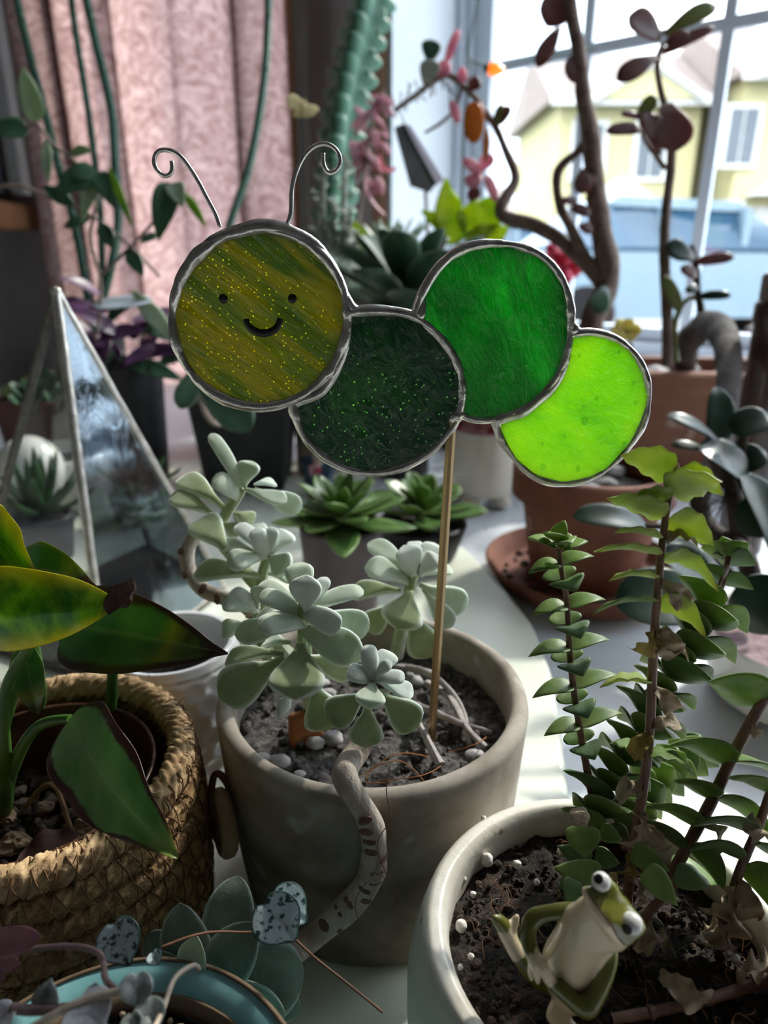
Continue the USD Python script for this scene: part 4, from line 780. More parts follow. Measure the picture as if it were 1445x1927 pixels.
def seg(p, a, b):
    a, b = np.array(a, float), np.array(b, float); k = np.clip(((p - a) @ (b - a)) / ((b - a) @ (b - a)), 0, 1); return np.linalg.norm(p - a - k[:, None] * (b - a), axis=1)
def segc(cs):                                                     # distance to a chain of pixel-depth points, in their radii
    out = np.full(len(v), 9.)
    for a, b in zip(cs, cs[1:]): out = np.minimum(out, seg(v, at(*a[:3]), at(*b[:3])) / (max(a[3], b[3]) * mpp(a[2])))
    return out
belly = (nrm @ unit([-.55, -.6, .45]) > -.05)
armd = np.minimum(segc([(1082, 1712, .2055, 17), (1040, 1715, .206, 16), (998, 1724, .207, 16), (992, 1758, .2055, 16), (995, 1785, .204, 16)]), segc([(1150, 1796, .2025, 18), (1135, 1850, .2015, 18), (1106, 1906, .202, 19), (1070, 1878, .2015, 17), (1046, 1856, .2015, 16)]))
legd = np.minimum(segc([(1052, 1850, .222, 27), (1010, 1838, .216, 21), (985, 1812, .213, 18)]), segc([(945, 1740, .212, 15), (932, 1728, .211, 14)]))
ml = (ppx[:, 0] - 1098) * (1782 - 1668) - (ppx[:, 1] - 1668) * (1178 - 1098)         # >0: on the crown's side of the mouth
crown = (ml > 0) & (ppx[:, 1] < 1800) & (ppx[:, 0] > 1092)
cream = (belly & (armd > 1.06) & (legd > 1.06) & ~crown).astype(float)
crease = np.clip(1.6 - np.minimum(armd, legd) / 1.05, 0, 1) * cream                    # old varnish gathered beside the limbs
adj = [[] for _ in range(len(v))]
E = tm.edges_unique
for _ in range(3):
    acc, cnt = cream.copy(), np.ones(len(v)); np.add.at(acc, E[:, 0], cream[E[:, 1]]); np.add.at(acc, E[:, 1], cream[E[:, 0]]); np.add.at(cnt, E[:, 0], 1); np.add.at(cnt, E[:, 1], 1); cream = acc / cnt
frog = Thing('frog_figurine', 'glazed green frog figurine with a cream belly sitting in the white pot', 'figurine', onz(1075, 1850, WS))
bp = frog.add('body', (v, f), 'frog_paint', smooth=True, uv=np.stack([cream, crease], 1))
ri = trimesh.ray.ray_triangle.RayMeshIntersector(trimesh.Trimesh(v, f, process=False))
def hit(px, py):
    r = ray(px, py); o = np.array([[0, 0, CZ]]); loc, _, _ = ri.intersects_location(o, unit(r)[None], multiple_hits=False)
    return loc[0] if len(loc) else None
ml_ = [hit(a, b) for a, b in ((1101, 1672), (1112, 1690), (1126, 1708), (1140, 1726), (1152, 1745), (1163, 1764), (1175, 1778))]
ml_ = [q for q in ml_ if q is not None]
if len(ml_) > 3: frog.add('mouth_line', tube(ml_, .00028, n=30, m=6), 'leather', smooth=True)
for (cx, cy, t, r, dx, dy) in ((1131, 1659, .1955, 18, -3, -3), (1188, 1738, .1942, 21, -4, 5)):
    c = at(cx, cy, t); R_ = r * mpp(t)
    e = frog.add('eye', blob(c, R_, 0, 0, 3), 'frog_eye', smooth=True)
    pd = unit(at(cx + dx * 2.2, cy + dy * 2.2, t - .002) - c); pc_ = c + pd * R_ * .93; bs = trimesh.creation.icosphere(2, 1.0); s1 = unit(np.cross(pd, [0, 0, 1])); s2 = np.cross(pd, s1)
    frog.add('pupil', (np.array(bs.vertices) * R_ * [.5, .5, .14] @ np.array([s1, s2, pd]) + pc_, np.array(bs.faces)), 'black_paint', parent=e, smooth=True)

# ------------------------------------------------------------------ the jute basket
mat('jute', (.24, .13, .052), (.52, .34, .165), 150, .8, bump=.9, bscale=420, bdist=.0015, stretch=(1, 1, 1.8), detail=7)
mat('jute_rim', (.34, .20, .095), (.60, .42, .23), 120, .8, bump=.7, bscale=380, bdist=.0012)
mat('jute_thread', (.10, .05, .02), (.22, .12, .055), 200, .85)
mat('liner', (.045, .02, .012), (.10, .045, .025), 40, .3)
BC = onz(58, 1430, .103); BC[2] = 0
bk = Thing('jute_basket', 'coiled brown jute basket at the left holding the browning leaves', 'basket', BC)
nrow = 9; bh = .103
def brad(z): return .0560 + .005 * math.sin(min(z / bh, 1) * math.pi * .9) + .001
def rope(R, z, r, strands, turns, n, m, seed, amp=.26, c=BC):
    th = np.arange(n) * 2 * np.pi / n; ph = np.arange(m) * 2 * np.pi / m
    T, Ph = np.meshgrid(th, ph, indexing='ij')
    rr = r * (1 + amp * np.abs(np.cos(strands / 2 * (Ph - turns / strands * T))) - amp * .6)
    q = np.stack([np.cos(T) * 9, np.sin(T) * 9, Ph * .8 + seed], -1); rr = rr * (1 + .5 * (meshkit.fbm(q * 2.2, 2, seed) - .5))
    wz = .0006 * np.sin(T * 5 + seed)
    v = np.stack([(R + rr * np.cos(Ph)) * np.cos(T), (R + rr * np.cos(Ph)) * np.sin(T), z + wz + rr * 1.12 * np.sin(Ph)], -1) + c
    return loft(v, closed=True)
zs = [.0082 + k * (bh - .008) / (nrow - .55) for k in range(nrow)]
for k, z in enumerate(zs):
    last = k == nrow - 1
    bk.add('rope_coil', rope(brad(z), z, .0056 if not last else .0054, 7, (64 + 3 * (k % 2)) if not last else 74, 640, 24, k, .26 if not last else .26), 'jute_rim' if last else 'jute', smooth=True)
bk.add('base', lathe([(.0002, .001), (.053, .001), (.053, .004), (.0002, .004)], 48, BC), 'jute')
g = np.random.default_rng(77); th_ = []
for k in range(nrow):
    for i in range(128):
        a = (i + .5 * (k % 2)) / 128 * 4 * np.pi + g.normal(0, .02); da = (1 if i < 64 else -1) * g.uniform(.05, .11); rr = .0066 if k < nrow - 1 else .0063
        pts = [BC + [(brad(zs[k]) + rr * math.cos(p_)) * math.cos(a + da * u), (brad(zs[k]) + rr * math.cos(p_)) * math.sin(a + da * u), zs[k] + rr * 1.12 * math.sin(p_)] for u, p_ in ((0, -1.15), (.25, -.6), (.5, 0), (.75, .6), (1, 1.15 if k < nrow - 1 else 2.2))]
        th_.append(tube(pts, g.uniform(.0002, .00042), n=8, m=4))
for i in range(110):
    a = g.random() * 6.28; z = g.uniform(.004, bh - .004); pts = [BC + [(brad(z) + .0060 + .0016 * s) * math.cos(a + u), (brad(z) + .0060 + .0016 * s) * math.sin(a + u), z + dz] for u, s, dz in ((0, 0, 0), (g.uniform(.05, .12), .8, g.normal(0, .004)), (g.uniform(.14, .3), .1, g.normal(0, .007)))]
    th_.append(tube(pts, .00013, n=8, m=3))
bk.add('threads', cat_(*th_), 'jute_thread', kind='stuff', smooth=True)
lp_ = Thing('liner_pot', 'brown plastic inner pot with dark soil inside the jute basket', 'pot', BC)
lp_.add('body', lathe(pot_profile(.044, .0485, .092, .0018, floor=.006), 72, BC + [0, 0, .0045]), 'liner')
LS = .066
lp_.add('soil', soil_disc(BC + [0, 0, LS], .0462, .007, 41, 34, 100), 'soil_dark', smooth=True)
lp_.add('bark_chips', clumps(BC + [0, 0, LS + .002], .043, 240, .0034, 43), 'crumb', kind='stuff', smooth=False)
mat('bark', (.12, .075, .045), (.28, .19, .12), 160, .9, bump=.6, bscale=500)
for k, (px, py, r) in enumerate([(165, 1555, 20), (25, 1590, 24), (72, 1598, 16), (85, 1520, 14), (230, 1490, 14), (10, 1540, 16), (120, 1420, 14), (250, 1340, 16)]):
    lp_.add('bark_chip', blob(onz(px, py, LS + .006), r * mpp(.28), k, .7, 2, (1.3, 1, .8)), 'bark', smooth=False)
lp_.add('root', tube([onz(40, 1530, LS + .006), onz(95, 1475, LS + .018), onz(120, 1520, LS + .014), onz(140, 1580, LS + .006)], .0011, n=24, m=6, wob=.2), 'jute_thread')

# ------------------------------------------------------------------ the browning leafy plant
PU = [('x', [(.72, 0), (.90, 1)], (.045, .018, .012), .35), ('x', [(.62, 0), (.74, .6), (.86, 0)], (.36, .34, .02), .3), ('y', [(.0, .45), (.10, 0)], (.24, .34, .12), 0)]
LK = dict(rough=.30, bump=.25, bscale=90, bdist=.002, coat=.25)
mat('philo', (.04, .13, .03), (.08, .22, .05), 40, tl=.30, tcol=(1.6, 1.7, .5), uvramp=PU + [('y', [(.84, 0), (.96, .7)], (.18, .22, .03), .15)], **LK)
mat('philo_edge', (.045, .14, .035), (.09, .24, .06), 40, tl=.30, tcol=(1.6, 1.7, .5), uvramp=PU + [('y', [(.70, 0), (.84, 1)], (.055, .022, .016), .3)], **LK)
mat('philo_front', (.09, .23, .055), (.26, .42, .19), 34, stretch=(1.6, .5, .5, 0, .6, 0), lo=.38, hi=.68, tl=.25, tcol=(1.6, 1.7, .5), uvramp=[('y', [(.0, .75), (.05, .4), (.45, 0)], (.34, .46, .27), .25), ('y', [(.74, 0), (.82, 1)], (.085, .036, .03), .8), ('x', [(.80, 0), (.95, .6)], (.26, .30, .04), .2)], **LK)
mat('philo_yellow', (.045, .17, .008), (.22, .38, .016), 30, tl=.45, tcol=(1.5, 1.45, .4), distort=3.0, lo=.40, hi=.60, uvramp=[('y', [(.5, 0), (.95, .8)], (.52, .46, .02), .3), ('x', [(.86, 0), (.95, 1)], (.05, .02, .012), .2)], **LK)
mat('petiole', (.045, .13, .02), (.10, .22, .04), 40, .4, tl=.15)
mat('brown_curl', (.05, .022, .015), (.12, .06, .045), 90, .8, bump=.6, bscale=300)
ph = Thing('leafy_plant', 'broad leaved green plant with browned leaf edges in the jute basket', 'plant', BC + [0, 0, LS])
def petiole(pts, r=(.0032, .0024, .0018)): ph.add('petiole', tube(pts, list(r), n=30, m=10), 'petiole')
kw = dict(nu=26, nv=15)
# front leaf hanging over the basket's rim
ph.leaf('leaf', leaf(at(134, 1350, .262), at(336, 1614, .236), .031, .0007, (-.30, -.72, .62), 'ovate', bend=.10, fold=.10, wave=.04, wf=2.5, seed=2, **kw), 'philo_front')
petiole([onz(12, 1510, LS), at(35, 1420, .272), at(70, 1368, .268), at(132, 1353, .262)])
# big upper leaf folded along its length
ph.leaf('leaf', leaf(at(-75, 1150, .250), at(232, 1135, .246), .030, .0007, (.05, -.82, .30), 'ovate', bend=.10, fold=-.35, wave=.05, wf=2, seed=1, curl=.06, **kw), 'philo_yellow')
petiole([onz(8, 1540, LS), at(8, 1400, .268), at(18, 1280, .262), at(58, 1200, .256), at(40, 1160, .252)])
ph.add('browned_tip', vf(leaf(at(200, 1150, .246), at(252, 1090, .240), .009, .0006, (.4, -.8, .1), 'lance', bend=-.25, fold=.7, wave=.1, seed=3, twist=1.6, nu=22)[0]), 'brown_curl', smooth=True)
# leaf reaching right behind it, brown along its right side
ph.leaf('leaf', leaf(at(120, 1175, .290), at(418, 1226, .262), .034, .0007, (.10, -.78, .58), 'ovate', bend=.06, fold=.22, wave=.03, wf=2.2, seed=5, curl=.05, **kw), 'philo_edge')
petiole([onz(205, 1340, LS), at(212, 1260, .300), at(200, 1200, .296), at(130, 1176, .290)])
# upper left yellow-green leaf, and the dark folded one behind
ph.leaf('leaf', leaf(at(-60, 1000, .266), at(66, 1082, .262), .030, .0007, (.2, -.85, .45), 'ovate', bend=.14, fold=.3, wave=.04, seed=7, **kw), 'philo_yellow')
ph.leaf('leaf', leaf(at(30, 1080, .285), at(190, 1112, .275), .020, .0007, (0, -.55, .8), 'ovate', bend=.22, fold=.45, wave=.03, seed=8, **kw), 'philo')
petiole([onz(60, 1330, LS), at(70, 1250, .290), at(50, 1150, .287), at(30, 1080, .285)])
# narrow leaf hanging down behind the petioles
ph.leaf('leaf', leaf(at(45, 1195, .272), at(72, 1345, .27), .012, .0007, (.3, -.9, .2), 'lance', bend=.12, fold=.5, seed=4, **kw), 'philo')
petiole([onz(-30, 1440, LS), at(20, 1330, .275), at(44, 1230, .272), at(62, 1196, .262)], (.0022, .0018, .0014))
p = onz(20, 1650, LS + .012); l_ = leaf(onz(165, 1585, LS + .012), onz(12, 1668, LS + .014), .020, .0006, (.1, -.5, .8), 'lance', bend=.1, fold=.5, wave=.12, seed=9, nu=20, nv=11)
single('withered_leaf', l_[0], 'brown_curl', 'blackened withered leaf lying along the front rim inside the jute basket', 'leaf', smooth=True, uv=l_[1])

# ------------------------------------------------------------------ the teal pot with string of hearts
mat('teal_glaze', (.20, .46, .48), (.28, .55, .56), 40, .28, coat=.4, bump=.05, bscale=200, speck=((.30, .46, .45), 420.0, .69))
mat('brown_edge', (.13, .085, .05), (.22, .15, .09), 120, .5)
TC = onz(204, 2093, .08) - [0, .0125, 0]; TC[2] = 0; tR = .0577
tpot = Thing('teal_pot', 'turquoise glazed pot with a brown edge at the lower left corner', 'pot', TC)
tq = [(.0002, 0), (.040, 0), (.043, .002), (.050, .03), (tR - .0035, .072), (tR - .001, .0775), (tR, .0785), (tR - .0007, .0797)]
ti = [(tR - .0045, .0785), (tR - .0085, .0755), (tR - .0098, .073), (tR - .0108, .066), (.040, .02), (.0002, .012)]
tpot.add('body', lathe(tq + ti, 110, TC), 'teal_glaze', smooth=30)
tpot.add('rim_edge', lathe([(tR - .0012, .0788), (tR + .0003, .0782), (tR + .0004, .0794), (tR - .0004, .0803), (tR - .0016, .0802)], 110, TC), 'brown_edge', smooth=True)
tpot.add('inner_line', lathe([(tR - .0086, .0752), (tR - .0100, .0728), (tR - .0104, .0706), (tR - .0120, .0706), (tR - .0114, .073), (tR - .0098, .0754)], 110, TC), 'brown_edge', smooth=True)
TS = .069
tpot.add('soil', soil_disc(TC + [0, 0, TS], tR - .0112, .004, 51), 'soil_dark', smooth=True)
tpot.add('chips', clumps(TC + [0, 0, TS + .002], tR - .014, 150, .0032, 52), 'crumb', kind='stuff', smooth=False)
mat('heart_grey', (.22, .25, .235), (.54, .58, .57), 230, .5, sheen=.2, bump=.3, bscale=400, lo=.42, hi=.6, tl=.1)
mat('heart_pale', (.52, .50, .54), (.76, .74, .78), 160, .5, bump=.3, bscale=400, tl=.1)
mat('heart_marbled', (.02, .055, .055), (.50, .60, .62), 460, .5, lo=.40, hi=.47, detail=4, bump=.1, bscale=400, uvramp=[('y', [(.88, 0), (.97, 1)], (.02, .06, .055), 0)])
mat('vine_purple', (.13, .075, .075), (.25, .16, .15), 200, .6)
mat('vine_tan', (.40, .31, .24), (.56, .46, .36), 200, .6)
mat('pebble_tan', (.30, .21, .13), (.48, .38, .26), 200, .6, bump=.3, bscale=400)
def heart(px, py, t, w, h, ang, up, th=.0016, notch=.11):
    """heart-shaped leaf: two lobes and a point, slightly cupped"""
    a = np.linspace(0, 2 * np.pi, 48, endpoint=False); x = .5 * np.sin(a) * (1 + .06 * np.cos(a)); y = .46 * np.cos(a) - .0
    y = y - notch * np.exp(-(x / .10) ** 2) * (np.cos(a) > 0) - .12 * np.exp(-(x / .14) ** 2) * (np.cos(a) < 0)
    u = unit(up); e1 = unit(np.cross([0, 1., 0], u)) if 1 else 0; e1 = unit(CR - u * (CR @ u)); e2 = np.cross(u, e1)
    ca, sa = math.cos(ang), math.sin(ang); X, Y = e1 * ca + e2 * sa, -e1 * sa + e2 * ca
    rings = []; rad = []
    for s, z in [(.02, 1), (.35, .98), (.65, .85), (.85, .6), (.96, .3), (1, 0), (.96, -.3), (.8, -.6), (.4, -.9), (.02, -1)]:
        zz = z * th / 2 + th * .9 * (s * np.abs(x) * 2) ** 2 - th * .6 * np.exp(-(x * s / .05) ** 2) * (y < .3) * .5
        rings.append(at(px, py, t) + (x * s * w * mpp(t))[:, None] * X + (y * s * h * mpp(t))[:, None] * Y + zz[:, None] * u); rad.append(np.full(48, s))
    v, f = loft(rings); return (v, f), np.vstack([np.stack([np.concatenate([np.full(48, .5)] * len(rings)), np.concatenate(rad)], 1), [[.5, 0], [.5, 0]]])
sh = Thing('string_of_hearts', 'trailing vine with marbled heart leaves in the turquoise pot', 'plant', TC + [0, 0, TS])
for px, py, t, w, h, an, up, m in [(520, 1727, .228, 96, 96, .75, (.15, -.75, .6), 'heart_marbled'), (538, 1706, .232, 84, 84, 1.0, (.15, -.6, .8), 'heart_marbled'), (226, 1768, .215, 90, 84, .5, (-.1, -.75, .6), 'heart_marbled'), (292, 1801, .212, 30, 26, .6, (0, -.6, .8), 'heart_marbled'),
        (258, 1858, .178, 62, 60, .1, (.1, -.7, .65), 'heart_grey'), (280, 1908, .176, 62, 58, .6, (.3, -.6, .7), 'heart_grey'), (165, 1908, .176, 96, 80, .9, (.1, -.3, .9), 'heart_pale'), (92, 1880, .180, 60, 62, 3.1, (-.2, -.85, .4), 'heart_grey'), (250, 1922, .174, 40, 36, .4, (0, -.6, .8), 'heart_grey'), (176, 1862, .182, 26, 22, .5, (0, -.6, .8), 'heart_grey'), (15, 1905, .178, 50, 40, -.5, (-.3, -.6, .7), 'heart_pale')]:
    lf = heart(px, py, t, w, h, an, up); sh.leaf('heart_leaf', lf, m)
vn = lambda pts, r, m: sh.add('vine', tube([at(*q) for q in pts], r, n=36, m=7, wob=.1), m, smooth=True)
vn([(-10, 1800, .205), (60, 1786, .207), (150, 1782, .208), (185, 1794, .205), (196, 1830, .190), (205, 1852, .184), (225, 1868, .180)], .0009, 'vine_purple')
vn([(205, 1845, .186), (198, 1862, .183), (192, 1872, .181)], .0007, 'vine_purple')
vn([(60, 1935, .174), (120, 1900, .176), (180, 1876, .178), (228, 1868, .178)], .0011, 'vine_tan')
vn([(20, 1898, .178), (60, 1901, .178), (130, 1898, .178)], .0014, 'vine_purple')
vn([(290, 1935, .172), (310, 1890, .180), (330, 1840, .192), (355, 1820, .199), (370, 1818, .2035), (374, 1824, .205)], .0007, 'vine_tan')
vn([(305, 1782, .214), (400, 1754, .222), (490, 1752, .228), (520, 1745, .229), (570, 1782, .228), (640, 1840, .226), (720, 1905, .22)], .0004, 'leather')
for k, (px, py, r) in enumerate([(10, 1915, 22), (50, 1912, 14), (340, 1920, 14), (130, 1885, 12), (230, 1895, 10), (320, 1908, 10)]):
    tpot.add('pebble', blob(onz(px, py + 14, TS + .003), r * .7 * mpp(.176), k, .35, 2), 'pebble_tan', smooth=True)
mat('pink_leaf', (.22, .075, .11), (.40, .17, .21), 60, .5, tl=.2)
pv = Thing('pink_leaf_cutting', 'pinkish purple leaves of a trailing cutting in front of the basket at the left edge', 'plant', at(20, 1800, .2))
for b, e, w in (((-40, 1780), (76, 1763), 52), ((-20, 1800), (36, 1815), 34), ((-60, 1830), (10, 1840), 30)): pv.leaf('leaf', pleaf(b, e, w, 7, .206, .200, up=(0, -.7, .7), prof='round', fold=.25), 'pink_leaf')

# ------------------------------------------------------------------ hammered white pot, behind
mat('hammered', (.58, .585, .60), (.68, .685, .70), 20, .18, coat=.6)
HC = onz(322, 1205, .094); HC[2] = 0; hR = .0345
hp_ = Thing('hammered_pot', 'small glossy white hammered pot between the basket and the grey pot', 'pot', HC)
v, f = lathe(PchipInterpolator(np.linspace(0, 1, 12), np.array([(.0002, 0), (.030, 0), (.036, .006), (.040, .03), (.0405, .055), (.038, .08), (.0358, .0905), (.0345, .094), (.032, .0935), (.0312, .088), (.033, .04), (.0002, .012)]))(np.linspace(0, 1, 110)), 150, HC)
q = v - HC; rr = np.hypot(q[:, 0], q[:, 1]); an = np.arctan2(q[:, 1], q[:, 0]); k = (rr > .0338) & (q[:, 2] < .088) & (q[:, 2] > .004)
rowz = q[:, 2] / .0095; cellx = an / (2 * np.pi) * 22 + .5 * (np.floor(rowz) % 2); dd = np.hypot((rowz % 1) - .5, (cellx % 1) - .5)
dent = -.0014 * np.clip(1 - (dd / .52) ** 2, 0, 1) * k; v[:, :2] += (q[:, :2] / np.maximum(rr, 1e-6)[:, None]) * dent[:, None]
hp_.add('body', (v, f), 'hammered', smooth=True)
hp_.add('soil', soil_disc(HC + [0, 0, .068], .0315, .003, 61), 'soil_dark', smooth=True)

# ------------------------------------------------------------------ the leaded glass pyramid
mat('lead_edge', (.48, .45, .41), (.72, .69, .64), 150, .35, metal=.85, bump=.4, bscale=300, bdist=.0006)
mat('lead_dark', (.12, .11, .10), (.22, .2, .18), 150, .45, metal=.6, bump=.4, bscale=300, bdist=.0006)
MATS['mirror_pane'] = usdkit.material(stage, LOOKS + 'mirror_pane', {'g': ('geometry', {}), 'mp': ('mapping', {'scale': (1, 1, .35)}), 'n': ('noise_texture', {'scale': 42.0, 'detail': 5.0, 'distortion': 1.2}), 'b': ('bump', {'strength': .22, 'distance': .003}),
    't': ('transparent_bsdf', {'color': (.66, .70, .72)}), 'gl': ('glossy_bsdf', {'roughness': .015, 'color': (.72, .86, 1.0)}), 'f': ('layer_weight', {'blend': .30}), 'm': ('mix_closure', {})},
    [('g.position', 'mp.vector'), ('mp.vector', 'n.vector'), ('n.fac', 'b.height'), ('b.normal', 'gl.normal'), ('f.facing', 'm.fac'), ('t.BSDF', 'm.closure1'), ('gl.BSDF', 'm.closure2')], surface='m.closure')
def tri_pane(a, b, c, th, n):
    o = unit(np.cross(b - a, c - a)) * th; G = [(i, j) for i in range(n + 1) for j in range(n + 1 - i)]; ix = {q: k for k, q in enumerate(G)}
    V = np.array([a + (b - a) * i / n + (c - a) * j / n for i, j in G]); F = []
    for i, j in G:
        if i + j < n: F.append((ix[i, j], ix[i + 1, j], ix[i, j + 1]))
        if i + j < n - 1: F.append((ix[i + 1, j], ix[i + 1, j + 1], ix[i, j + 1]))
    return np.vstack([V, V + o]), np.vstack([np.array(F)[:, ::-1], np.array(F) + len(V)])
QA = at(105, 549, .480); QF = onz(190, 1287, 0); QR = onz(402, 1108, 0); QL = onz(-62, 1205, 0); QF = QF + [.006, -.002, 0]; QR = QR + [.010, -.003, 0]; QB = QL + QR - QF
QB = np.array([(QL[0] + QR[0]) / 2 + .0, QR[1] + .09, 0])
for q in (QF, QR, QL, QB): q[2] = .0036
py_ = Thing('glass_pyramid', 'tall clear leaded glass pyramid mirroring the window at the left', 'terrarium', (QF + QR + QL) / 3)
py_.add('pane', tri_pane(QA, QF, QR, .002, 10), 'mirror_pane', smooth=False, label='front right pane mirroring the bright window')
for a, b in ((QL, QF), (QR, QB), (QB, QL)): py_.add('pane', tri_pane(QA, a, b, .002, 2), 'pane', smooth=False)
for a, b, r, m in ((QA, QF, .0034, 'lead_edge'), (QA, QR, .0034, 'lead_edge'), (QA, QL, .0032, 'lead_dark'), (QA, QB, .003, 'lead_dark'), (QF, QR, .003, 'lead_dark'), (QL, QF, .003, 'lead_dark'), (QR, QB, .003, 'lead_dark'), (QB, QL, .003, 'lead_dark')):
    py_.add('edge', tube(np.linspace(a, b, 60), [r * 1.05, r, r], n=60, m=10, wob=.12, seed=int(r * 1e5), raw=True), m)
_c = (QF + QR + QL + QB) / 4; _lo = [q + (_c - q) * .05 for q in (QF, QR, QL, QB)]
py_.add('soil_bed', m3.Manifold.hull_points(np.array([q + [0, 0, .001] for q in _lo] + [q + (QA - q) * .05 + (_c - q) * .04 for q in _lo])), 'soil_dark', smooth=False, label='dark soil bed')
py_.add('tip', blob(QA, .0037, 2, .2, 2), 'lead_edge', smooth=True)

# ------------------------------------------------------------------ things further back on the table
mat('terracotta', (.14, .042, .025), (.23, .085, .05), 22, .8, bump=.2, bscale=200, bdist=.0006, speck=((.42, .25, .19), 30.0, .68))
mat('terracotta_pale', (.21, .08, .046), (.31, .14, .088), 16, .8, bump=.2, bscale=160, speck=((.50, .36, .28), 24.0, .64))
mat('cream_glaze', (.58, .52, .44), (.66, .60, .52), 12, .3, coat=.4)
mat('wine_glaze', (.13, .006, .016), (.20, .012, .025), 14, .25, coat=.4)
mat('dark_pot', (.010, .011, .014), (.026, .027, .032), 30, .6)
mat('plum_pot', (.05, .035, .045), (.085, .06, .07), 30, .55)
mat('red_pot', (.07, .012, .010), (.12, .03, .022), 30, .5)
SG = dict(rough=.35, spec=.5)
mat('rosette_green', (.055, .13, .026), (.13, .23, .055), 30, tl=.22, tcol=(1.3, 1.4, .5), uvramp=[('y', [(.82, 0), (1, .6)], (.34, .45, .16), 0), ('x', [(.0, .4), (.3, 0)], (.25, .36, .10), 0)], **SG)
mat('rosette_dark', (.030, .08, .045), (.065, .13, .08), 30, tl=.12, uvramp=[('y', [(.80, 0), (1, .7)], (.25, .36, .26), 0)], **SG)
mat('agave_pale', (.26, .36, .26), (.40, .48, .37), 40, tl=.25, **SG)
mat('jade_leaf', (.13, .065, .06), (.20, .11, .10), 30, tl=.30, tcol=(1.6, .8, .8), uvramp=[('y', [(.84, 0), (1, .8)], (.30, .035, .05), 0)], **SG)
mat('jade_green', (.13, .16, .05), (.22, .24, .09), 30, tl=.22, tcol=(1.4, 1.3, .5), uvramp=[('y', [(.86, 0), (1, .6)], (.26, .06, .05), 0)], **SG)
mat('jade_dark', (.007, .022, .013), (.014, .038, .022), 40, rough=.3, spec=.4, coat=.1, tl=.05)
mat('jade_bark', (.10, .062, .045), (.22, .15, .12), 60, .85, bump=.7, bscale=130, bdist=.003)
mat('jade_bark_dark', (.018, .012, .010), (.055, .037, .031), 60, .85, bump=.7, bscale=160, bdist=.002)
mat('cactus_green', (.018, .07, .045), (.04, .12, .075), 20, .5)
mat('cactus_body', (.045, .14, .09), (.10, .24, .165), 20, .5)
mat('cactus_rib', (.07, .17, .11), (.26, .40, .30), 30, .5)
mat('vine_leaf', (.030, .085, .045), (.06, .14, .07), 30, .4, tl=.22, tcol=(1.3, 1.4, .5))
mat('vine_pale', (.24, .32, .22), (.34, .42, .30), 30, .5, tl=.3, tcol=(1.2, 1.3, .6))
mat('vine_bright', (.12, .24, .02), (.22, .36, .04), 30, .45, tl=.5, tcol=(1.5, 1.5, .4))
mat('lime_leaf', (.28, .40, .015), (.42, .50, .03), 20, .5, tl=.55, tcol=(1.3, 1.3, .4))
mat('purple_leaf', (.045, .012, .05), (.12, .04, .12), 30, .45, tl=.15)
mat('pale_blue_leaf', (.50, .58, .66), (.62, .70, .76), 30, .5, tl=.2)
mat('pink_petal', (.50, .27, .33), (.70, .46, .50), 40, .5, tl=.45, tcol=(1.3, 1, 1.1))
mat('magenta', (.55, .02, .08), (.7, .05, .14), 40, .5, tl=.3)
mat('yellow_petal', (.62, .50, .10), (.75, .66, .22), 40, .6, tl=.4)
mat('twig', (.16, .12, .10), (.28, .22, .19), 60, .8)
mat('orange_bulb', (.9, .16, .01), rough=.2, emit=((1.0, .16, .01), 1.6))
mat('orange_glass', (.42, .13, .012), (.55, .2, .03), 30, .3, tl=.45)
mat('slate', (.055, .055, .058), (.09, .088, .09), 20, .6)
mat('lilac_edge', (.55, .50, .60), rough=.5)
mat('moth', (.62, .52, .26), (.76, .68, .42), 60, .7, tl=.35)
mat('white_glaze', (.70, .68, .63), (.76, .74, .70), 10, .2, coat=.5)
mat('orange_spot', (.62, .16, .05), (.70, .24, .09), 60, .4)
mat('bottle_brown', (.030, .014, .012), (.055, .028, .022), 10, .25, coat=.5)
mat('bottle_cap', (.20, .15, .14), rough=.4)
mat('frost_leaf', (.34, .38, .33), (.58, .60, .55), 60, .8, tl=.25, sheen=.3)
mat('gnome_blue', (.02, .05, .09), (.035, .08, .13), 40, .4)
mat('gnome_skin', (.28, .15, .10), rough=.5)
mat('gnome_beard', (.35, .27, .22), (.48, .38, .32), 80, .8)
mat('aloe', (.012, .05, .012), (.03, .09, .025), 40, rough=.4)

def pot_thing(name, label, c, rb, rt, h, m, th=.006, soil='soil_dark', sl=.85, collar=0, stones=0, z0=TZ, cat='pot', seed=1):
    c = np.array([c[0], c[1], z0]); t = Thing(name, label, cat, c)
    pr = pot_profile(rb, rt, h, th)
    if collar:
        k = [(r + (collar if z > h * .74 and r > rt - th * .8 and i < len(pr) * .6 else 0), z) for i, (r, z) in enumerate(pr)]
        u = [(rb, .001), (rb + (rt - rb) * .70, h * .73), (rt + collar * .2, h * .735), (rt + collar, h * .75), (rt + collar, h - .003), (rt + collar - .003, h), (rt - th + .003, h), (rt - th, h - .003), (rt - th, h * .7), (rb - th, .01), (.0002, .01)]
        pr = [(.0002, 0), (rb - .002, 0)] + u
    t.add('body', lathe(pr, 72, c), m, smooth=35)
    if soil:
        r_in = rb - th + (rt - rb) * sl; t.add('soil', soil_disc(c + [0, 0, h * sl], r_in + .0015, .004, seed, 14, 48), soil, smooth=True)
        for k, (x, y) in enumerate(scatter_disc(r_in * .85, stones, seed + 1)): t.add('pebble', blob(c + [x, y, h * sl + .004], .006 + .003 * (k % 3), k, .3, 2, (1.3, 1, .7)), 'pebble')
    return c
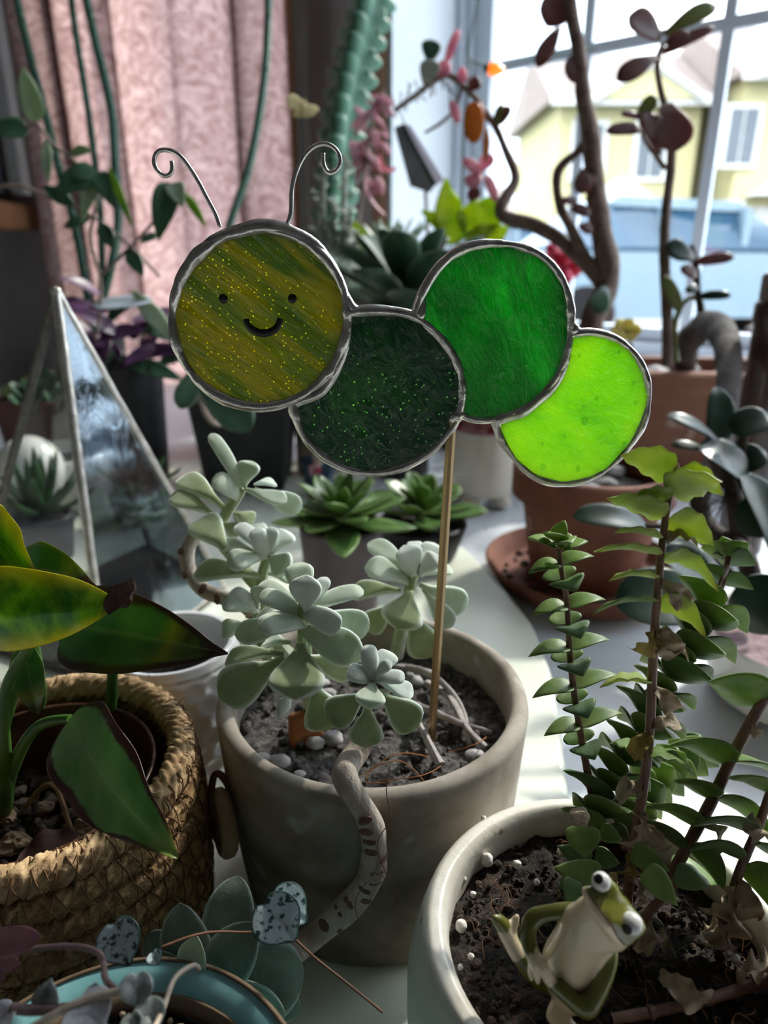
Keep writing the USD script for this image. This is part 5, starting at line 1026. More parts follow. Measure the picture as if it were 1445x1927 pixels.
# terracotta pot on its saucer
S_ = onz(1097, 1078, -.010)
pot_thing('terracotta_pot', 'terracotta pot with dark soil standing in a round saucer behind the white pot', S_, .053, .072, .116, 'terracotta', .007, 'soil_grey', .80, collar=.005, stones=9, z0=TZ + .0085)
sc = Thing('saucer', 'round terracotta saucer under the terracotta pot', 'saucer', (S_[0], S_[1], TZ))
sc.add('body', lathe([(.0002, 0), (.078, 0), (.086, .004), (.098, .022), (.099, .0245), (.0965, .026), (.0935, .024), (.083, .0085), (.0002, .0075)], 80, (S_[0], S_[1], TZ)), 'terracotta', smooth=35)
sc.add('spilled_soil', clumps((S_[0], S_[1], TZ + .009), .080, 150, .0032, 71), 'soil_grey', kind='stuff', smooth=False)
# cream footed planter with the wine red top
M_ = onz(912, 962, TZ); mc = np.array([M_[0], M_[1] + .03, TZ])
mt = Thing('footed_planter', 'cream footed planter with a wine red upper half behind the stake', 'planter', mc)
mt.add('body', lathe([(.0002, .018), (.036, .018), (.044, .026), (.0475, .045), (.0465, .085), (.043, .110), (.0405, .112), (.0002, .112)], 64, mc), 'cream_glaze', smooth=40)
mt.add('cap', lathe([(.0002, .150), (.030, .149), (.041, .142), (.0475, .128), (.0485, .112), (.0460, .1045), (.0435, .103), (.0415, .108), (.0002, .108)], 64, mc), 'wine_glaze', smooth=40)
for a in (0.5, 2.1, 3.7, 5.3): mt.add('foot', blob(mc + [.030 * math.cos(a - 1.2), .030 * math.sin(a - 1.2), .0115], .0115, 1, .05, 2, (1.1, 1.1, 1.0)), 'cream_glaze', smooth=True)
for a, z in ((-1.9, .128), (-1.25, .118), (-.6, .132)): mt.add('spot', blob(mc + [.0475 * math.cos(a), .0475 * math.sin(a), z], .0075, 2, .05, 2, (1, 1, .8)), 'cream_glaze', smooth=True)
# rosettes
def rosette3(th, c, n, L, W, m, seed, el0=.15, el1=1.35, prof='obov', thick=.18, cup=.25, name='leaf', tiltaz=0):
    g = np.random.default_rng(seed)
    for k in range(n):
        u = k / (n - 1); az = k * 2.39996 + tiltaz; el = el0 + (el1 - el0) * u ** 1.3; s = (1 - .55 * u) * g.uniform(.9, 1.08); d = np.array([math.cos(az) * math.cos(el), math.sin(az) * math.cos(el), math.sin(el)])
        b = c + np.array([math.cos(az), math.sin(az), 0]) * L * .06 + [0, 0, u * L * .18]
        up = np.array([-math.cos(az) * math.sin(el), -math.sin(az) * math.sin(el), math.cos(el)])
        th.leaf(name, leaf(b, b + d * L * s, W * s, W * thick * s, up, prof, bend=-.05 if el < .5 else .0, cup=cup, fold=.1, seed=k), m)
rc = at(642, 975, .60)
pc1 = pot_thing('plum_pot', 'small plum coloured pot of the bright green rosette behind the fuzzy leaves', rc, .030, .036, rc[2] - .004, 'plum_pot', sl=.95, z0=.0005)
rz = Thing('green_rosette', 'bright green pointed leaf rosette behind the fuzzy succulent', 'succulent', rc); rosette3(rz, rc - [0, 0, .004], 26, .066, .029, 'rosette_green', 3, -.08, 1.2, 'lance')
rc2 = at(795, 945, .72)
pot_thing('dark_round_pot', 'dark pot of the broad green rosette beside the brass stake', rc2, .036, .046, rc2[2] - .0205, 'dark_pot', sl=.93, z0=.0005)
rz = Thing('broad_rosette', 'broad leaved green rosette just left of the brass stake', 'succulent', rc2); rosette3(rz, rc2 - [0, 0, .016], 18, .066, .034, 'rosette_green', 8, .1, 1.3, 'obov')
rc3 = at(762, 535, .98)
pot_thing('tall_dark_pot', 'tall dark pot under the large dark rosette behind the caterpillar neck', rc3, .038, .046, rc3[2] - TZ - .035, 'dark_pot', sl=.95)
rz = Thing('dark_echeveria', 'large dark green rosette with pale leaf edges above the caterpillar neck', 'succulent', rc3); rosette3(rz, rc3 - [0, 0, .03], 24, .165, .076, 'rosette_dark', 5, .12, 1.25, 'obov', .14)
rc4 = at(735, 470, 1.24); 
pot_thing('grey_planter', 'grey planter behind the large dark rosette', rc4, .03, .035, rc4[2] - TZ - .03, 'dark_pot', sl=.95)
rz = Thing('pale_agave', 'pale upright spiky leaves standing behind the dark rosette', 'succulent', rc4); rosette3(rz, rc4 - [0, 0, .03], 20, .115, .026, 'agave_pale', 6, .65, 1.45, 'lance', .2)
# frosted grey plant by the cactus
fc = at(640, 520, 1.05); pot_thing('brown_pot', 'brown pot under the frosty grey plant behind the caterpillar head', fc, .025, .030, fc[2] - TZ - .05, 'red_pot', sl=.95)
fp = Thing('frosty_plant', 'frosty grey upright stems with tiny leaves right of the caterpillar head', 'plant', fc); g = np.random.default_rng(14)
for k, (ex, ey) in enumerate([(612, 310), (650, 300), (628, 380), (660, 400), (602, 420), (640, 440), (672, 460), (618, 480)]):
    P = [fc + g.normal(0, .01, 3) * [1, 1, 0] - [0, 0, .05], at((640 + ex) / 2 + g.normal(0, 6), (520 + ey) / 2, 1.05), at(ex, ey, 1.04 + .01 * (k % 3))]; fp.add('stem', tube(P, [.0040, .0055, .0050, .003], n=20, m=8, wob=.2), 'frost_leaf')
    Q = spline(P, 40)
    for i in range(8, 40, 2):
        az = g.random() * 6.28; d = unit([math.cos(az), math.sin(az), .5]); fp.leaf('leaf', leaf(Q[i], Q[i] + d * .020, .010, .003, (0, -.3, 1), 'finger', nu=8, nv=5), 'frost_leaf')
# euphorbia column
def column(path, R, m, teeth, wings, seed):
    P = spline(path, 150); t, A_, B_ = frames(P); m_ = 36; ph = np.arange(m_) * 2 * np.pi / m_; u = np.linspace(0, 1, 150)
    w = np.abs(np.cos(wings / 2 * ph)) ** 2.2; tooth = ((u * teeth) % 1.0); tooth = np.where(tooth < .75, tooth / .75, (1 - tooth) / .25) ** .7
    R_ = R * (.34 + w[None] * (.26 + .46 * tooth[:, None]))
    return loft(P[:, None] + R_[..., None] * (A_[:, None] * np.cos(ph + .5)[None, :, None] + B_[:, None] * np.sin(ph + .5)[None, :, None]))
ec = Thing('column_cactus', 'tall dark green toothed cactus column beside the window trim', 'cactus', at(622, 600, 1.34))
ep = [at(618, 620, 1.34), at(622, 480, 1.34), at(630, 350, 1.34), at(642, 240, 1.34), at(664, 120, 1.34), at(692, 10, 1.34), at(715, -90, 1.34)]
ec.add('column', column(ep, .054, 'cactus_green', 19, 3, 1), 'cactus_body', smooth=50)
Q = spline(ep, 150)
for i in range(10, 148, 8):
    for s in (-1, 1): ec.add('tooth', blob(Q[i] + [s * .030 + .004, -.026, 0], .0075, i, .3, 1, (.7, .6, .8)), 'cactus_rib', smooth=True)
e0 = at(618, 620, 1.34); pot_thing('clay_pot', 'clay pot holding the toothed cactus column', e0, .04, .046, e0[2] - TZ + .01, 'terracotta', sl=.95)
# arching rods and the leafy vine on the left
ar = Thing('arching_rod_plant', 'long dark green arching rods crossing the pink curtain', 'plant', at(430, 430, .95))
for pts, r in (([(422, 640), (432, 425), (458, 350), (482, 250), (500, 120), (505, -20)], .0066), ([(170, 640), (222, 420), (217, 310), (212, 225), (190, 120), (158, -20)], .0066), ([(190, 640), (190, 420), (178, 300), (160, 170), (142, 60), (132, -20)], .0052), ([(180, 640), (135, 400), (112, 320), (88, 225), (58, 110), (28, -20)], .0062)):
    P = [at(a, b, (1.10 if pts[0][0] > 400 else 1.05) + .01 * k) for k, (a, b) in enumerate(pts)]; st = ar.add('rod', tube(P, r, n=50, m=10, wob=.06), 'cactus_green', smooth=True); Q = spline(P, 40)
    for i in range(6, 40, 3): ar.add('node', blob(Q[i] + [r * .8 * (-1) ** i, -r * .6, 0], .0021, i, .2, 1), 'vine_pale', parent=st, smooth=True)
a0 = at(180, 640, 1.07); pot_thing('low_dark_pot', 'low dark pot in the shadow behind the glass pyramid', a0, .036, .042, a0[2] - TZ + .01, 'dark_pot', sl=.95)
a1 = at(424, 650, 1.12); pot_thing('slate_pot', 'dark slate pot behind the caterpillar head with the arching rod', a1, .055, .062, a1[2] - TZ + .01, 'dark_pot', sl=.95)
vp = Thing('leafy_vine', 'small leaved green vine dangling before the curtain at the left', 'plant', at(120, 300, .80))
for pts in ([(-10, 238), (48, 240), (68, 235), (98, 270), (130, 295), (165, 325), (190, 330)], [(-10, 352), (40, 350), (95, 372), (160, 400), (230, 450), (300, 520)], [(190, 330), (178, 400), (170, 450), (188, 520), (180, 640)], [(320, 345), (300, 400), (240, 470), (188, 520)]):
    vp.add('vine', tube([at(a, b, .80) for a, b in pts], [.0022, .0018, .0016], n=30, m=7), 'twig')
for bx, by, ex, ey, w, m in [(70, 228, 42, 125, 42, 'vine_pale'), (52, 244, -30, 250, 46, 'vine_leaf'), (88, 262, 92, 345, 22, 'vine_pale'), (182, 322, 100, 372, 56, 'vine_leaf'), (130, 290, 175, 285, 26, 'vine_pale'), (182, 325, 155, 418, 36, 'vine_pale'), (185, 325, 214, 392, 36, 'vine_leaf'), (205, 315, 250, 430, 16, 'vine_bright'), (185, 330, 130, 330, 30, 'vine_leaf'), (322, 345, 298, 455, 52, 'vine_leaf'), (325, 345, 345, 392, 36, 'vine_pale'), (345, 362, 388, 428, 18, 'vine_bright'), (300, 440, 262, 458, 18, 'vine_leaf'), (188, 420, 215, 470, 30, 'vine_leaf'), (170, 410, 120, 430, 26, 'vine_leaf'), (240, 470, 270, 520, 30, 'vine_leaf'), (140, 390, 80, 350, 30, 'vine_leaf')]:
    vp.leaf('leaf', pleaf((bx, by), (ex, ey), w, 3, .80, .79, up=(.1, -.85, .5), prof='ovate' if w > 30 else 'lance', fold=.2, bend=.06), m)
# purple leaved plant and pale leaves behind the pyramid
pp = Thing('purple_plant', 'dark purple leaved plant in the shade left of the caterpillar head', 'plant', at(250, 620, .85)); g = np.random.default_rng(33)
pcn = at(240, 640, .92)
for k in range(34):
    az = g.random() * 6.28; b = pcn + [g.normal(0, .035), g.normal(0, .02), g.uniform(-.05, .05)]; d = unit([math.cos(az), math.sin(az) * .6, g.uniform(-.4, .7)])
    pp.leaf('leaf', leaf(b, b + d * g.uniform(.05, .085), .024, .0015, (0, -.7, .7), 'lance', fold=.25, curl=.2), 'purple_leaf' if k % 4 else 'vine_leaf')
pp.leaf('leaf', pleaf((285, 566), (175, 576), 44, 4, .80, .80, up=(0, -.5, .9), prof='round', fold=.15), 'pale_blue_leaf', label='pale blue leaf turned to the light')
pp.leaf('leaf', pleaf((250, 548), (335, 650), 36, 4, .80, .80, up=(.2, -.8, .5), prof='lance', fold=.15), 'vine_pale')
pot_thing('deep_pot', 'deep dark pot under the purple leaved plant', pcn, .034, .040, pcn[2] - .03, 'dark_pot', sl=.95, z0=.0005)
# red pot with low greens at far left, aloes
r0 = at(75, 745, .98); pot_thing('dark_red_pot', 'dark red pot with low green leaves seen through the glass pyramid', r0, .050, .060, r0[2], 'red_pot', sl=.95, z0=.0005)
lg = Thing('low_greens', 'low dark green leaves filling the dark red pot', 'plant', r0); g = np.random.default_rng(3)
for k in range(40):
    b = r0 + [g.normal(0, .022), g.normal(0, .02), -.012]; lg.leaf('leaf', leaf(b, b + unit([g.normal(), g.normal(), 1.0]) * g.uniform(.03, .055), .018, .002, (0, -.6, .8), 'obov', fold=.2, nu=8, nv=5), 'vine_leaf' if k % 3 else 'jade_green')
def spiky(name, label, c, n, L, W, seed):
    t = Thing(name, label, 'succulent', c); g = np.random.default_rng(seed)
    for k in range(n):
        az = k * 2.4; el = .5 + .95 * k / n; d = np.array([math.cos(az) * math.cos(el), math.sin(az) * math.cos(el), math.sin(el)]); up = np.array([-math.cos(az) * math.sin(el), -math.sin(az) * math.sin(el), math.cos(el)])
        t.leaf('leaf', leaf(c + d * .004, c + d * L * g.uniform(.8, 1.1), W, W * .3, up, 'strap', fold=.3, bend=-.06), 'aloe')
for nm, lb, px, py, z_, L, t_ in (('aloe', 'spiky green aloe seen through the left pane of the glass pyramid', 105, 1075, .045, .085, 0), ('aloe', 'dim spiky aloe seen through the mirroring pane of the pyramid', 268, 1075, .03, .07, 0)):
    c = onz(px, py, z_); c2 = np.array([-.345, .665, .045]) if px < 200 else np.array([-.285, .775, .035]); c = c2; spiky(nm, lb, c2, 20, L * .82, .014, int(px)); pot_thing('small_aloe_pot', 'little dark pot of the ' + ('left aloe' if px < 200 else 'right dim aloe') + ' behind the pyramid', c2, .026, .032, z_ + .004 - .0005, 'dark_pot', sl=.9, z0=.0005)
# white ceramic bird bowl
bc = np.array([-.39, .83, .0005])
bb = Thing('ceramic_bird_bowl', 'white glazed bird shaped bowl with an orange cheek seen through the pyramid', 'bowl', bc)
bb.add('body', lathe([(.0002, 0), (.04, 0), (.052, .018), (.058, .045), (.0565, .066), (.0545, .068), (.052, .066), (.052, .045), (.04, .012), (.0002, .01)], 64, bc), 'white_glaze', smooth=40)
hc = at(58, 885, .80); bb.add('head', blob(hc, .036, 1, .04, 3, (1, 1, 1.1)), 'white_glaze', smooth=True)
bb.add('cheek', blob(hc + [.020, -.0275, -.006], .0105, 2, .1, 2, (.9, .7, 1.1)), 'orange_spot', smooth=True)
bb.add('soil', soil_disc(bc + [0, 0, .052], .052, .004, 4, 12, 40), 'soil_dark', smooth=True)
# slate square pot, gnome
qc = onz(425, 985, .0005) + [0, .17, 0]
sq = Thing('square_slate_pot', 'square dark slate pot behind the long finger leaf', 'pot', qc)
sq.add('body', m3.Manifold.hull_points(np.array([[x * s, y * s, z] for s, z in ((.05, 0), (.062, .118)) for x in (-1, 1) for y in (-1, 1)]) + qc) - m3.Manifold.hull_points(np.array([[x * s, y * s, z] for s, z in ((.045, .02), (.057, .13)) for x in (-1, 1) for y in (-1, 1)]) + qc), 'dark_pot', smooth=20)
sq.add('soil', rbox(qc + [0, 0, .098], (.108, .108, .01)), 'soil_dark')
dl = Thing('drooping_leaf_plant', 'large blue green drooping leaf hanging below the caterpillar head', 'plant', qc + [0, 0, .1])
for bx, by, ex, ey, w, m in ((365, 690, 470, 812, 74, 'rosette_dark'), (370, 680, 480, 700, 50, 'rosette_dark'), (400, 690, 520, 760, 44, 'vine_leaf'), (370, 690, 340, 770, 44, 'rosette_dark')): dl.leaf('leaf', pleaf((bx, by), (ex, ey), w, 5, .70, .68, up=(.2, -.85, .5), prof='obov', fold=.12), m)
dl.add('stem', tube([qc + [0, 0, .095], at(380, 760, .71), at(368, 690, .70)], .003, n=16, m=7), 'twig')
gn = onz(556, 985, .0005) + [.02, .10, 0]
gm = Thing('garden_gnome', 'tiny garden gnome figurine in blue holding a pink flower behind the pale leaves', 'figurine', gn)
def hull3(*q): return m3.Manifold.hull_points(np.vstack([np.array(trimesh.creation.icosphere(2, 1.0).vertices) * r + np.array(c) for c, r in q]))
k_ = gn
gm.add('body', hull3((k_ + [0, 0, .02], .019), (k_ + [0, 0, .05], .014)) + hull3((k_ + [.016, -.002, .045], .008), (k_ + [.012, -.014, .030], .006)) + hull3((k_ + [-.016, -.002, .045], .008), (k_ + [-.010, -.015, .034], .006)), 'gnome_blue', smooth=60)
gm.add('head', blob(k_ + [0, -.002, .068], .0125, 1, .05, 3), 'gnome_skin', smooth=True)
gm.add('nose', blob(k_ + [0, -.0145, .068], .003, 1, .05, 2), 'gnome_skin', smooth=True)
gm.add('beard', hull3((k_ + [0, -.010, .060], .009), (k_ + [0, -.013, .042], .004)), 'gnome_beard', smooth=60)
gm.add('hat', hull3((k_ + [0, 0, .076], .0135), (k_ + [.004, .002, .088], .009), (k_ + [.012, .004, .108], .002)), 'gnome_blue', smooth=60)
gm.add('boot', hull3((k_ + [-.008, -.008, .006], .007), (k_ + [-.008, -.018, .005], .005)) + hull3((k_ + [.008, -.008, .006], .007), (k_ + [.008, -.018, .005], .005)), 'leather', smooth=60)
for a in range(5): gm.add('flower_petal', blob(k_ + [-.004 + .005 * math.cos(a * 1.257), -.0215, .040 + .005 * math.sin(a * 1.257)], .0036, a, .1, 2, (1, .6, 1)), 'magenta' if a == 0 else 'pink_petal', smooth=True)
bkc = np.array([-.092, .972, .0005])
pot_thing('speckled_crock', 'rough brownish crock behind the tiny gnome', bkc, .031, .035, .135, 'gnome_beard', sl=.9, z0=.0005)

# ------------------------------------------------------------------ the window garden on the right
tc0 = at(1290, 700, .96); bx = Thing('terracotta_trough', 'long terracotta trough with pale rim under the jade plants', 'planter', (tc0[0] - .03, tc0[1] + .06, TZ))
L_, Wd, Hh = .36, .15, tc0[2] - TZ; cc = np.array([tc0[0] - .04, tc0[1] + Wd / 2, TZ]); dr = -.12
outer = rbox(cc + [0, 0, Hh / 2], (L_, Wd, Hh), dr, .006); 
mo = m3.Manifold.hull_points(outer[0]) - m3.Manifold.hull_points(rbox(cc + [0, 0, Hh / 2 + .02], (L_ - .022, Wd - .022, Hh), dr, .004)[0]) + (m3.Manifold.hull_points(rbox(cc + [0, 0, Hh - .014], (L_ + .014, Wd + .014, .028), dr, .004)[0]) - m3.Manifold.hull_points(rbox(cc + [0, 0, Hh - .01], (L_ - .022, Wd - .022, .06), dr, .004)[0]))
bx.add('body', mo, 'terracotta_pale', smooth=25)
bx.add('soil', rbox(cc + [0, 0, Hh - .025], (L_ - .024, Wd - .024, .012), dr, .002), 'soil_grey')
g = np.random.default_rng(8)
for k in range(26):
    x, y = g.uniform(-L_ / 2 + .02, L_ / 2 - .02), g.uniform(-Wd / 2 + .02, Wd / 2 - .02); bx.add('stone', blob(cc + [x, y + x * dr, Hh - .014], g.uniform(.008, .015), k, .35, 2, (1.2, 1, .7)), 'pebble')
jt = .98
jp = Thing('jade_plant', 'tall jade plant with thick brown trunk and dark red leaves against the window', 'plant', at(1115, 640, jt))
def jb(pts, r, t=jt, t1=None, m='jade_bark', wob=.18): return jp.add('branch', tube([at(a, b, t + ((t1 or t) - t) * k / (len(pts) - 1)) for k, (a, b) in enumerate(pts)], r, n=46, m=11, wob=wob, seed=len(pts)), m)
jb([(1108, 690), (1115, 600), (1142, 535), (1132, 440), (1120, 350), (1110, 255), (1098, 180), (1088, 90), (1076, 30), (1070, -30)], [.018, .017, .0165, .0145, .012, .010, .009, .0075], t1=.94)
jb([(1108, 240), (1100, 268), (1080, 292), (1054, 315), (1047, 350), (1056, 395), (1075, 432), (1098, 480), (1130, 530)], [.006, .0055, .0065, .0065, .008, .011], t=.97)
jb([(1132, 528), (1085, 478), (1040, 442), (985, 418), (942, 400), (958, 362), (970, 335), (952, 285), (930, 235), (905, 208)], [.011, .0105, .010, .0095, .0065, .005, .0045], t=.98, t1=1.0)
jb([(930, 235), (900, 190), (868, 160), (845, 142), (800, 165), (765, 192), (742, 208)], [.0042, .004, .0045, .004, .003], t=1.0, m='twig')
jb([(868, 160), (858, 200), (838, 225), (800, 250)], [.003, .0025, .002], t=1.0, m='twig')
g = np.random.default_rng(2)
for k in range(26):
    a = g.random(); x, y = 742 + 170 * a, 205 - 60 * math.sin(a * 2.6) + (30 if a > .6 else 0) * a; jp.add('aerial_root', tube([at(x, y, 1.0), at(x + g.normal(0, 12), y + g.choice([-30, 34]) * g.uniform(.5, 1), 1.0)], .0009, n=6, m=5), 'twig')
jr = Thing('jade_plant', 'slim upright jade stem with large wine red leaves at the right of the window', 'plant', at(1255, 600, .86))
jr.add('branch', tube([at(*q, .86) for q in ((1256, 690), (1254, 575), (1250, 450), (1256, 370), (1263, 300), (1256, 220), (1242, 165), (1238, 110), (1248, 82))], [.0068, .0066, .006, .0055, .004, .0034], n=46, m=10, wob=.1), 'jade_bark')
jr.add('branch', tube([at(*q, .86) for q in ((1252, 318), (1228, 285), (1210, 255), (1205, 215))], [.003, .0022], n=20, m=8), 'jade_bark')
jl = Thing('jade_plant', 'small dark leaved jade shoot above the thick bent trunk', 'plant', at(1315, 600, .865))
jl.add('branch', tube([at(*q, .865) for q in ((1328, 640), (1320, 590), (1312, 540), (1308, 490), (1300, 462))], [.0056, .0044, .0036], n=24, m=9, wob=.1), 'jade_bark_dark')
jl.add('branch', tube([at(*q, .865) for q in ((1272, 680), (1268, 620), (1280, 580), (1300, 560), (1318, 566))], [.0042, .0036, .0026], n=24, m=9, wob=.1), 'jade_green')
for th, t, ls in ((jp, .955, [(1072, -25, 1028, 50, 62, 'jade_leaf'), (1052, 52, 1012, 128, 34, 'jade_leaf'), (1092, 95, 1076, 156, 48, 'jade_leaf'), (1098, 318, 1094, 366, 34, 'jade_leaf'), (1075, 390, 1110, 405, 26, 'jade_leaf'), (1100, 330, 1120, 350, 20, 'jade_leaf'), (1140, 540, 1120, 590, 40, 'rosette_dark'), (1085, 380, 1056, 378, 18, 'jade_leaf'), (1092, 420, 1110, 440, 24, 'jade_leaf')]),
        (jp, 1.0, [(808, 118, 812, 74, 38, 'rosette_dark'), (800, 160, 815, 112, 40, 'frost_leaf'), (815, 140, 850, 125, 34, 'pink_petal'), (840, 120, 864, 55, 18, 'pink_petal'), (860, 150, 880, 138, 34, 'pink_petal'), (880, 170, 905, 150, 30, 'jade_leaf'), (912, 225, 890, 195, 26, 'pink_petal'), (935, 235, 960, 200, 24, 'jade_leaf'), (930, 240, 945, 195, 18, 'jade_green'), (850, 190, 862, 232, 18, 'pink_petal'), (905, 330, 870, 300, 26, 'pink_petal'), (905, 322, 925, 290, 30, 'pink_petal'), (915, 330, 932, 380, 22, 'pink_petal'), (905, 330, 880, 352, 34, 'pink_petal'), (880, 372, 905, 360, 26, 'jade_leaf')]),
        (jr, .85, [(1242, 76, 1182, 30, 66, 'jade_leaf'), (1250, 66, 1348, 10, 38, 'jade_green'), (1246, 100, 1346, 52, 24, 'jade_leaf'), (1252, 82, 1300, 66, 26, 'jade_leaf'), (1234, 108, 1160, 152, 40, 'jade_leaf'), (1254, 196, 1270, 286, 74, 'jade_leaf'), (1240, 292, 1212, 210, 42, 'jade_leaf'), (1206, 244, 1140, 248, 28, 'jade_leaf'), (1204, 218, 1234, 180, 28, 'jade_green'), (1205, 222, 1168, 214, 16, 'jade_leaf'), (1205, 218, 1245, 224, 16, 'jade_leaf')]),
        (jl, .855, [(1306, 488, 1252, 464, 46, 'jade_dark'), (1310, 494, 1382, 484, 24, 'jade_leaf'), (1316, 558, 1376, 556, 20, 'jade_dark'), (1278, 585, 1246, 518, 28, 'jade_green'), (1310, 520, 1280, 505, 26, 'jade_leaf'), (1312, 540, 1290, 548, 18, 'jade_dark')])):
    for k, (b0, b1, e0_, e1_, w, m) in enumerate(ls): th.leaf('leaf', pleaf((b0, b1), (e0_, e1_), w, 9, t, t - .008, up=(.15 * (-1) ** k, -.85, .5), prof='obov' if w > 28 else 'round', fold=.06, cup=.1, bend=.05, nu=18, nv=9), m)
# thick bent trunk and its dark glossy leaves, at the right edge
bt = Thing('bent_trunk_jade', 'thick dark bent jade trunk with glossy dark round leaves at the right edge', 'plant', at(1400, 1100, .55))
TT = .60
bt.add('trunk', tube([at(*q) for q in ((1288, 722, 1.0), (1288, 685, .98), (1291, 653, .94), (1312, 622, .90), (1340, 612, .84), (1362, 632, .77), (1371, 680, .71), (1370, 740, .67), (1362, 810, .63), (1345, 870, .61), (1320, 920, .60), (1330, 990, .59), (1395, 1040, .56), (1420, 1130, .54))], [.0140, .0155, .0170, .0165, .0160, .0148, .0135, .0120, .0108, .0098, .0088, .008, .0075, .007], n=90, m=14, wob=.16, seed=3), 'jade_bark_dark')
bt.add('branch', tube([at(*q, .57) for q in ((1345, 860), (1372, 910), (1385, 960), (1400, 1050), (1425, 1150))], [.006, .007, .006], n=30, m=10, wob=.15), 'jade_bark_dark')
bt.add('branch', tube([at(*q, .57) for q in ((1385, 930), (1400, 880), (1398, 830), (1420, 800))], [.004, .0036], n=20, m=9), 'jade_bark_dark')
g = np.random.default_rng(4); hair = []
for k in range(26):
    a = g.uniform(2.2, 4.2); p0 = at(1378 + g.normal(0, 6), 925 + g.normal(0, 10), .565); hair.append(tube([p0, p0 + np.array([math.cos(a) * .012, -.004, g.normal(0, .008)]), p0 + np.array([math.cos(a) * .026, -.006, g.normal(-.01, .012)])], .00035, n=9, m=4))
bt.add('root_hairs', cat_(*hair), 'jade_bark_dark', kind='stuff', smooth=True)
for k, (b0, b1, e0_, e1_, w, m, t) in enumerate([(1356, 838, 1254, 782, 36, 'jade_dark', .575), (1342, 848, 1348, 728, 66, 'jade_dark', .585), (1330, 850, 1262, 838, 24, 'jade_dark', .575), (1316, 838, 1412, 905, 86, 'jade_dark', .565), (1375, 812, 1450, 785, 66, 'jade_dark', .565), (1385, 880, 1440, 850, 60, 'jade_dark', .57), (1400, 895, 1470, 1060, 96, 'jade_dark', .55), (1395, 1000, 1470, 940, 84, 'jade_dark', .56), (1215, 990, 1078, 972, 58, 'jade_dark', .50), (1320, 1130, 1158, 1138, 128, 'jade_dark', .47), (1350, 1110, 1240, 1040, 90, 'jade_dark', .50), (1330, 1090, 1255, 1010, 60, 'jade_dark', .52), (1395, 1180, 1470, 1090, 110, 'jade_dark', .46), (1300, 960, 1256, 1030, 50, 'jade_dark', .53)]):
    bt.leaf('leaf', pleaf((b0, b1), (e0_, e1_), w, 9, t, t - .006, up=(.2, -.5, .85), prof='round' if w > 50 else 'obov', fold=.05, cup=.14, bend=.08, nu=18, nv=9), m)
bt.add('branch', tube([at(*q, .5) for q in ((1215, 990), (1290, 1000), (1360, 1060), (1420, 1150))], [.002, .0035], n=20, m=8), 'jade_bark_dark')
bt.add('branch', tube([at(1320, 1130, .47), at(1380, 1150, .49), at(1430, 1180, .5)], .003, n=12, m=8), 'jade_bark_dark')
dc = onz(1520, 1190, .035); dish = Thing('white_dish', 'low white dish with pinkish soil at the right edge of the table', 'dish', (dc[0], dc[1], TZ))
dish.add('body', lathe([(.0002, 0), (.05, 0), (.06, .006), (.070, .045), (.071, .0535), (.069, .055), (.0665, .053), (.064, .04), (.05, .01), (.0002, .008)], 72, (dc[0], dc[1], TZ)), 'white_glaze', smooth=40)
mat('pink_soil', (.20, .12, .13), (.34, .24, .25), 160, .9, bump=.6, bscale=400)
dish.add('soil', soil_disc((dc[0], dc[1], TZ + .046), .065, .003, 6, 14, 56), 'pink_soil', smooth=True)
# dark bottle at the right edge
bo = at(1452, 690, .74); bt2 = Thing('brown_bottle', 'dark brown capped bottle cut off by the right edge', 'bottle', (bo[0], bo[1], TZ)); hb = at(1452, 512, .74)[2] - TZ
bt2.add('body', lathe([(.0002, 0), (.022, 0), (.0245, .003), (.0245, hb * .62), (.0245, hb - .05), (.0265, hb - .045), (.0265, hb - .03), (.0235, hb - .026), (.0002, hb - .026)], 56, (bo[0], bo[1], TZ)), 'bottle_brown', smooth=40)
bt2.add('cap', lathe([(.0002, hb - .026), (.0235, hb - .026), (.024, hb - .003), (.022, hb), (.0002, hb)], 56, (bo[0], bo[1], TZ)), 'bottle_cap', smooth=40)
# flowers, lime leaves, hanging bits by the window
fl = Thing('red_flowers', 'cluster of magenta red flowers behind the emerald glass', 'flowers', at(1050, 500, 1.25)); g = np.random.default_rng(12)
for k in range(16): fl.add('flower', blob(at(1052 + g.normal(0, 17), 492 + g.normal(0, 17), 1.25 + g.normal(0, .01)), .0125, k, .5, 2), 'magenta', smooth=True)
f0 = at(1052, 620, 1.25)
fl.add('stem', tube([f0 - [0, 0, .04], at(1052, 500, 1.25)], .004, n=8, m=7), 'jade_green')
pot_thing('flower_pot', 'small terracotta pot of the magenta flowers', f0, .04, .05, f0[2] - TZ, 'terracotta', sl=.9)
yl = Thing('yellow_flower', 'pale yellow flower between the lime glass and the jade trunk', 'flower', at(1180, 620, .93))
for a in range(6): yl.add('petal', leaf(at(1178, 622, .93), at(1178 + 30 * math.cos(a), 620 + 22 * math.sin(a), .925), .016, .002, (0, -.9, .4), 'obov', nu=9, nv=5)[0], 'yellow_petal', smooth=True)
yl.add('stem', tube([at(1178, 622, .93), at(1190, 660, .93), [*at(1200, 700, .945)[:2], tc0[2] - .03]], .002, n=12, m=6), 'jade_green')
ll = Thing('lime_leaf_plant', 'bright lime backlit leaves above the emerald glass', 'plant', at(880, 480, 1.16))
for b, e, w in (((850, 460), (838, 335), 62), ((870, 440), (960, 372), 76), ((880, 470), (960, 425), 60), ((840, 430), (792, 395), 30), ((690, 470), (655, 405), 30)): ll.leaf('leaf', pleaf(b, e, w, 3, 1.16, 1.15, up=(.1, -.9, .35), prof='ovate', fold=.15, wave=.08), 'lime_leaf')
